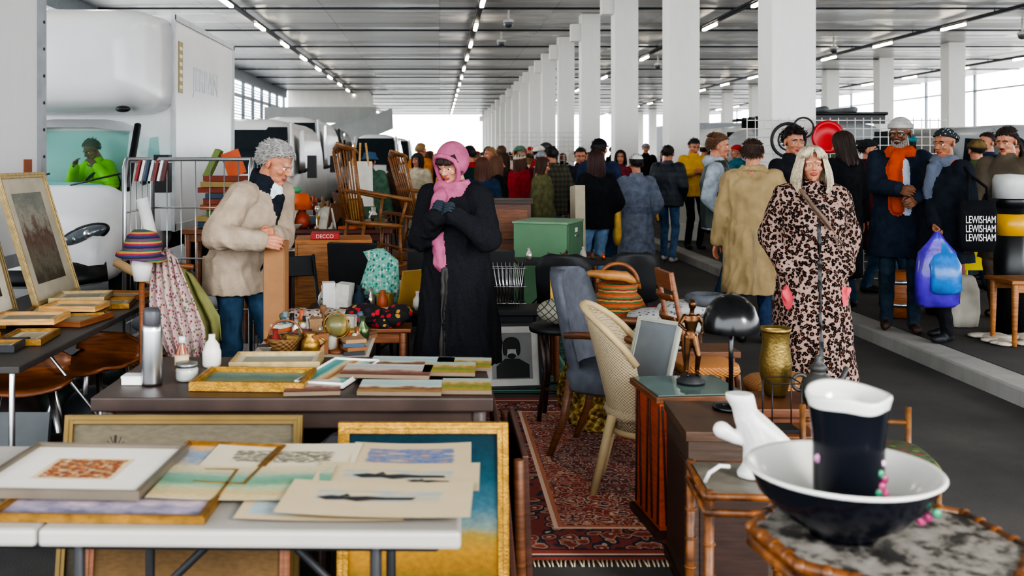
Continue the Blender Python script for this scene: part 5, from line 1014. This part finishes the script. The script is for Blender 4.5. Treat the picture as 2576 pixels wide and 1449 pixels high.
def spout(x,y,z,a):
    k=max(0,math.cos(a+1.45))**10; f=max(0,(z-.20)/.09); return x*(1+.10*k*f),y*(1+.12*k*f),z-.012*k*f+.006*math.cos(2*(a+1.45))*f
g.lathe([(0,0),(.066,0),(.070,.008),(.073,.10),(.074,.19),(.082,.262)],NV,48,fn=spout,cap=False); g.lathe([(.082,.262),(.088,.285),(.086,.292),(.080,.288),(.070,.22),(.066,.05),(0,.03)],CW,48,fn=spout,cap=False)
for (a,z,c,r) in((-.9,.10,'a03a68',.011),(-.75,.115,'8a2f58',.010),(-.95,.13,'2f7a5a',.008),(-.7,.085,'c9588a',.009),(-1.05,.09,'2f7a5a',.009),(-.8,.15,'c9a0b0',.006),(-2.9,.15,'9a6a8a',.01)): g.ball((.074*math.cos(a),.074*math.sin(a),z),(r,r*.5,r*1.1),mat(c,.3),10)
g.done(.885,2.15,.803)
# ---------- rugs
def rug(name,x0,x1,y0,y1,m,z=.008,fr=True):
    g=Geo(name); g.box(x0,x1,y0,y1,.001,z-.001,mat('3a1a18',.9)); g.quad([(x0,y0,z),(x1,y0,z),(x1,y1,z),(x0,y1,z)],m)
    if fr:
        fm=mat('cfc0a0',.9); n_=int((x1-x0)/.018)
        for i in range(n_):
            q=x0+(x1-x0)*(i+.5)/n_; g.tube([(q,y0,.006),(q+RR.uniform(-.008,.008),y0-.05,.004)],[.006,.003],fm,4)
    g.done()
rug('persian_rug',.16,1.56,3.92,6.55,m_rug(1.4,2.63,'9a4436','343240','dcc0a8','c07a5a'))
rug('green_patterned_rug',.1,1.3,6.7,8.6,m_rug(1.2,1.9,'3a6a5e','2a4e48','9fc0b0','5a9080'),fr=False)
# ---------- right pavement stall
g=Geo('bollard'); g.lathe([(.12,0),(.12,1.05)],BLKP,28); g.lathe([(.122,.82),(.124,.82),(.124,1.0),(.122,1.0)],mat('d09a16',.4),28); g.lathe([(.12,1.05),(.125,1.12),(.12,1.13)],mat('15171c',.4),28); g.lathe([(.128,1.13),(.128,1.29),(.11,1.33),(0,1.34)],mat('c8c8c6',.4),28); g.done(4.83,8.42,PZ)
table('teak_coffee_table',4.80,7.90,.72,.40,.52,wood('9a6434'),.03,z0=PZ)
g=Geo('cloth_sack'); g.loft([(0,0,0,.14,.12),(0,0,.12,.16,.15),(0,0,.32,.15,.14),(0,0,.42,.12,.10),(0,0,.44,.10,.08)],mat('b0aa9c',.9,0,.15,8,.5,30),28,2.4,True,None,None,.04); g.done(4.58,8.75,PZ)
g=Geo('sheepskin_rug'); 
for i in range(60): g.ball((RR.uniform(-.4,.4),RR.uniform(-.2,.2),.015),(.08,.07,.02),mat('bfb6a6',.95,0,.15,30,.8,60),8)
g.done(4.80,8.0,PZ)
g=Geo('wooden_barrel'); g.lathe([(.14,0),(.17,.12),(.175,.22),(.16,.34),(.14,.42),(.12,.42),(0,.40)],wood('98582a'),24); g.lathe([(.172,.10),(.174,.10),(.178,.14),(.175,.14)],STEEL,24); g.lathe([(.165,.31),(.168,.31),(.160,.35),(.158,.35)],STEEL,24); g.done(4.28,9.25,PZ)
g=Geo('red_leather_drum'); g.lathe([(.16,0),(.17,.05),(.17,.5),(.16,.55),(0,.56)],mat('7a221e',.5),24); g.torus((0,0,.5),.172,.012,BRASS); g.done(4.78,9.4,PZ)
table('stall_table',5.9,10.2,1.3,.5,.75,mat('c9b41e',.8),z0=PZ); g=Geo('yellow_tablecloth'); g.box(-.66,.66,-.28,-.265,.35,.757,mat('c9b418',.8)); g.box(-.66,.66,-.27,.27,.752,.757,mat('c9b418',.8)); g.done(5.9,10.2,PZ); clutter(5.3,6.5,10.0,10.4,.875,24,44)
g=Geo('mesh_display_panel'); 
for x0 in(-1.2,.0):
    for i in range(13): g.cyl((x0+i*.1,0,0),(x0+i*.1,0,1.95),.006,WHT,n=5)
    for i in range(20): g.cyl((x0,0,.02+i*.1),(x0+1.2,0,.02+i*.1),.006,WHT,n=5)
g.M=TR(-.25,-.05,1.72)@RX(90); g.lathe([(0,0),(.19,0),(.2,.015),(.16,.02),(.15,.01),(0,.012)],mat('c01a24',.4),32); g.M=TR(-.72,-.05,1.68)@RX(90); g.torus((0,0,0),.2,.02,BLK); g.torus((0,0,0),.12,.012,BLK); g.M=TR(-.55,-.08,1.83)@RX(90); g.torus((0,0,0),.12,.012,BLK); g.M=Matrix()
for i in range(10): g.cb((RR.uniform(-.2,1.1),-.04,RR.uniform(.8,1.6)),(.18,.03,.22),mat(RR.choice(['b8b4ac','2b2b2e','987636','8a2a2a','4a5a6a']),.6))
g.done(4.90,11.95,PZ,0)
g=Geo('mesh_display_panel')
for i in range(19): g.cyl((i*.1,0,0),(i*.1,0,2.1),.006,WHT,n=5)
for i in range(22): g.cyl((0,0,.02+i*.1),(1.8,0,.02+i*.1),.006,WHT,n=5)
for c,x,z,r in(('8a3a2a',.45,1.7,.14),('2b2b2e',1.0,1.75,.16),('c9c4b8',1.6,1.6,.12)): g.M=TR(x,-.04,z)@RX(90); g.lathe([(0,0),(r*.8,0),(r,.02),(r,.03),(r*.8,.02),(0,.012)],mat(c,.4),24)
g.M=Matrix(); g.done(1.3,21.5,0)
for i,(x,y) in enumerate(((2.3,17.0),(3.1,17.9),(.9,16.9))):
    table('stall_table',x,y,.9,.45,.75,mat(RR.choice(['8a1f24','2b4a6a','d8d4cc']),.8)); clutter(x-.4,x+.4,y-.2,y+.2,.752,16,60+i,k=1.3)
g=Geo('terracotta_lamp'); g.lathe([(.06,0),(.09,.05),(.07,.12),(.03,.16),(.03,.2)],mat('a8401f',.5),20); g.lathe([(.12,.18),(.06,.34)],mat('c05626',.7),20); g.done(-1.35,9.75,.902)
print('objects',len(bpy.data.objects),'polys',sum(len(m.polygons) for m in bpy.data.meshes))
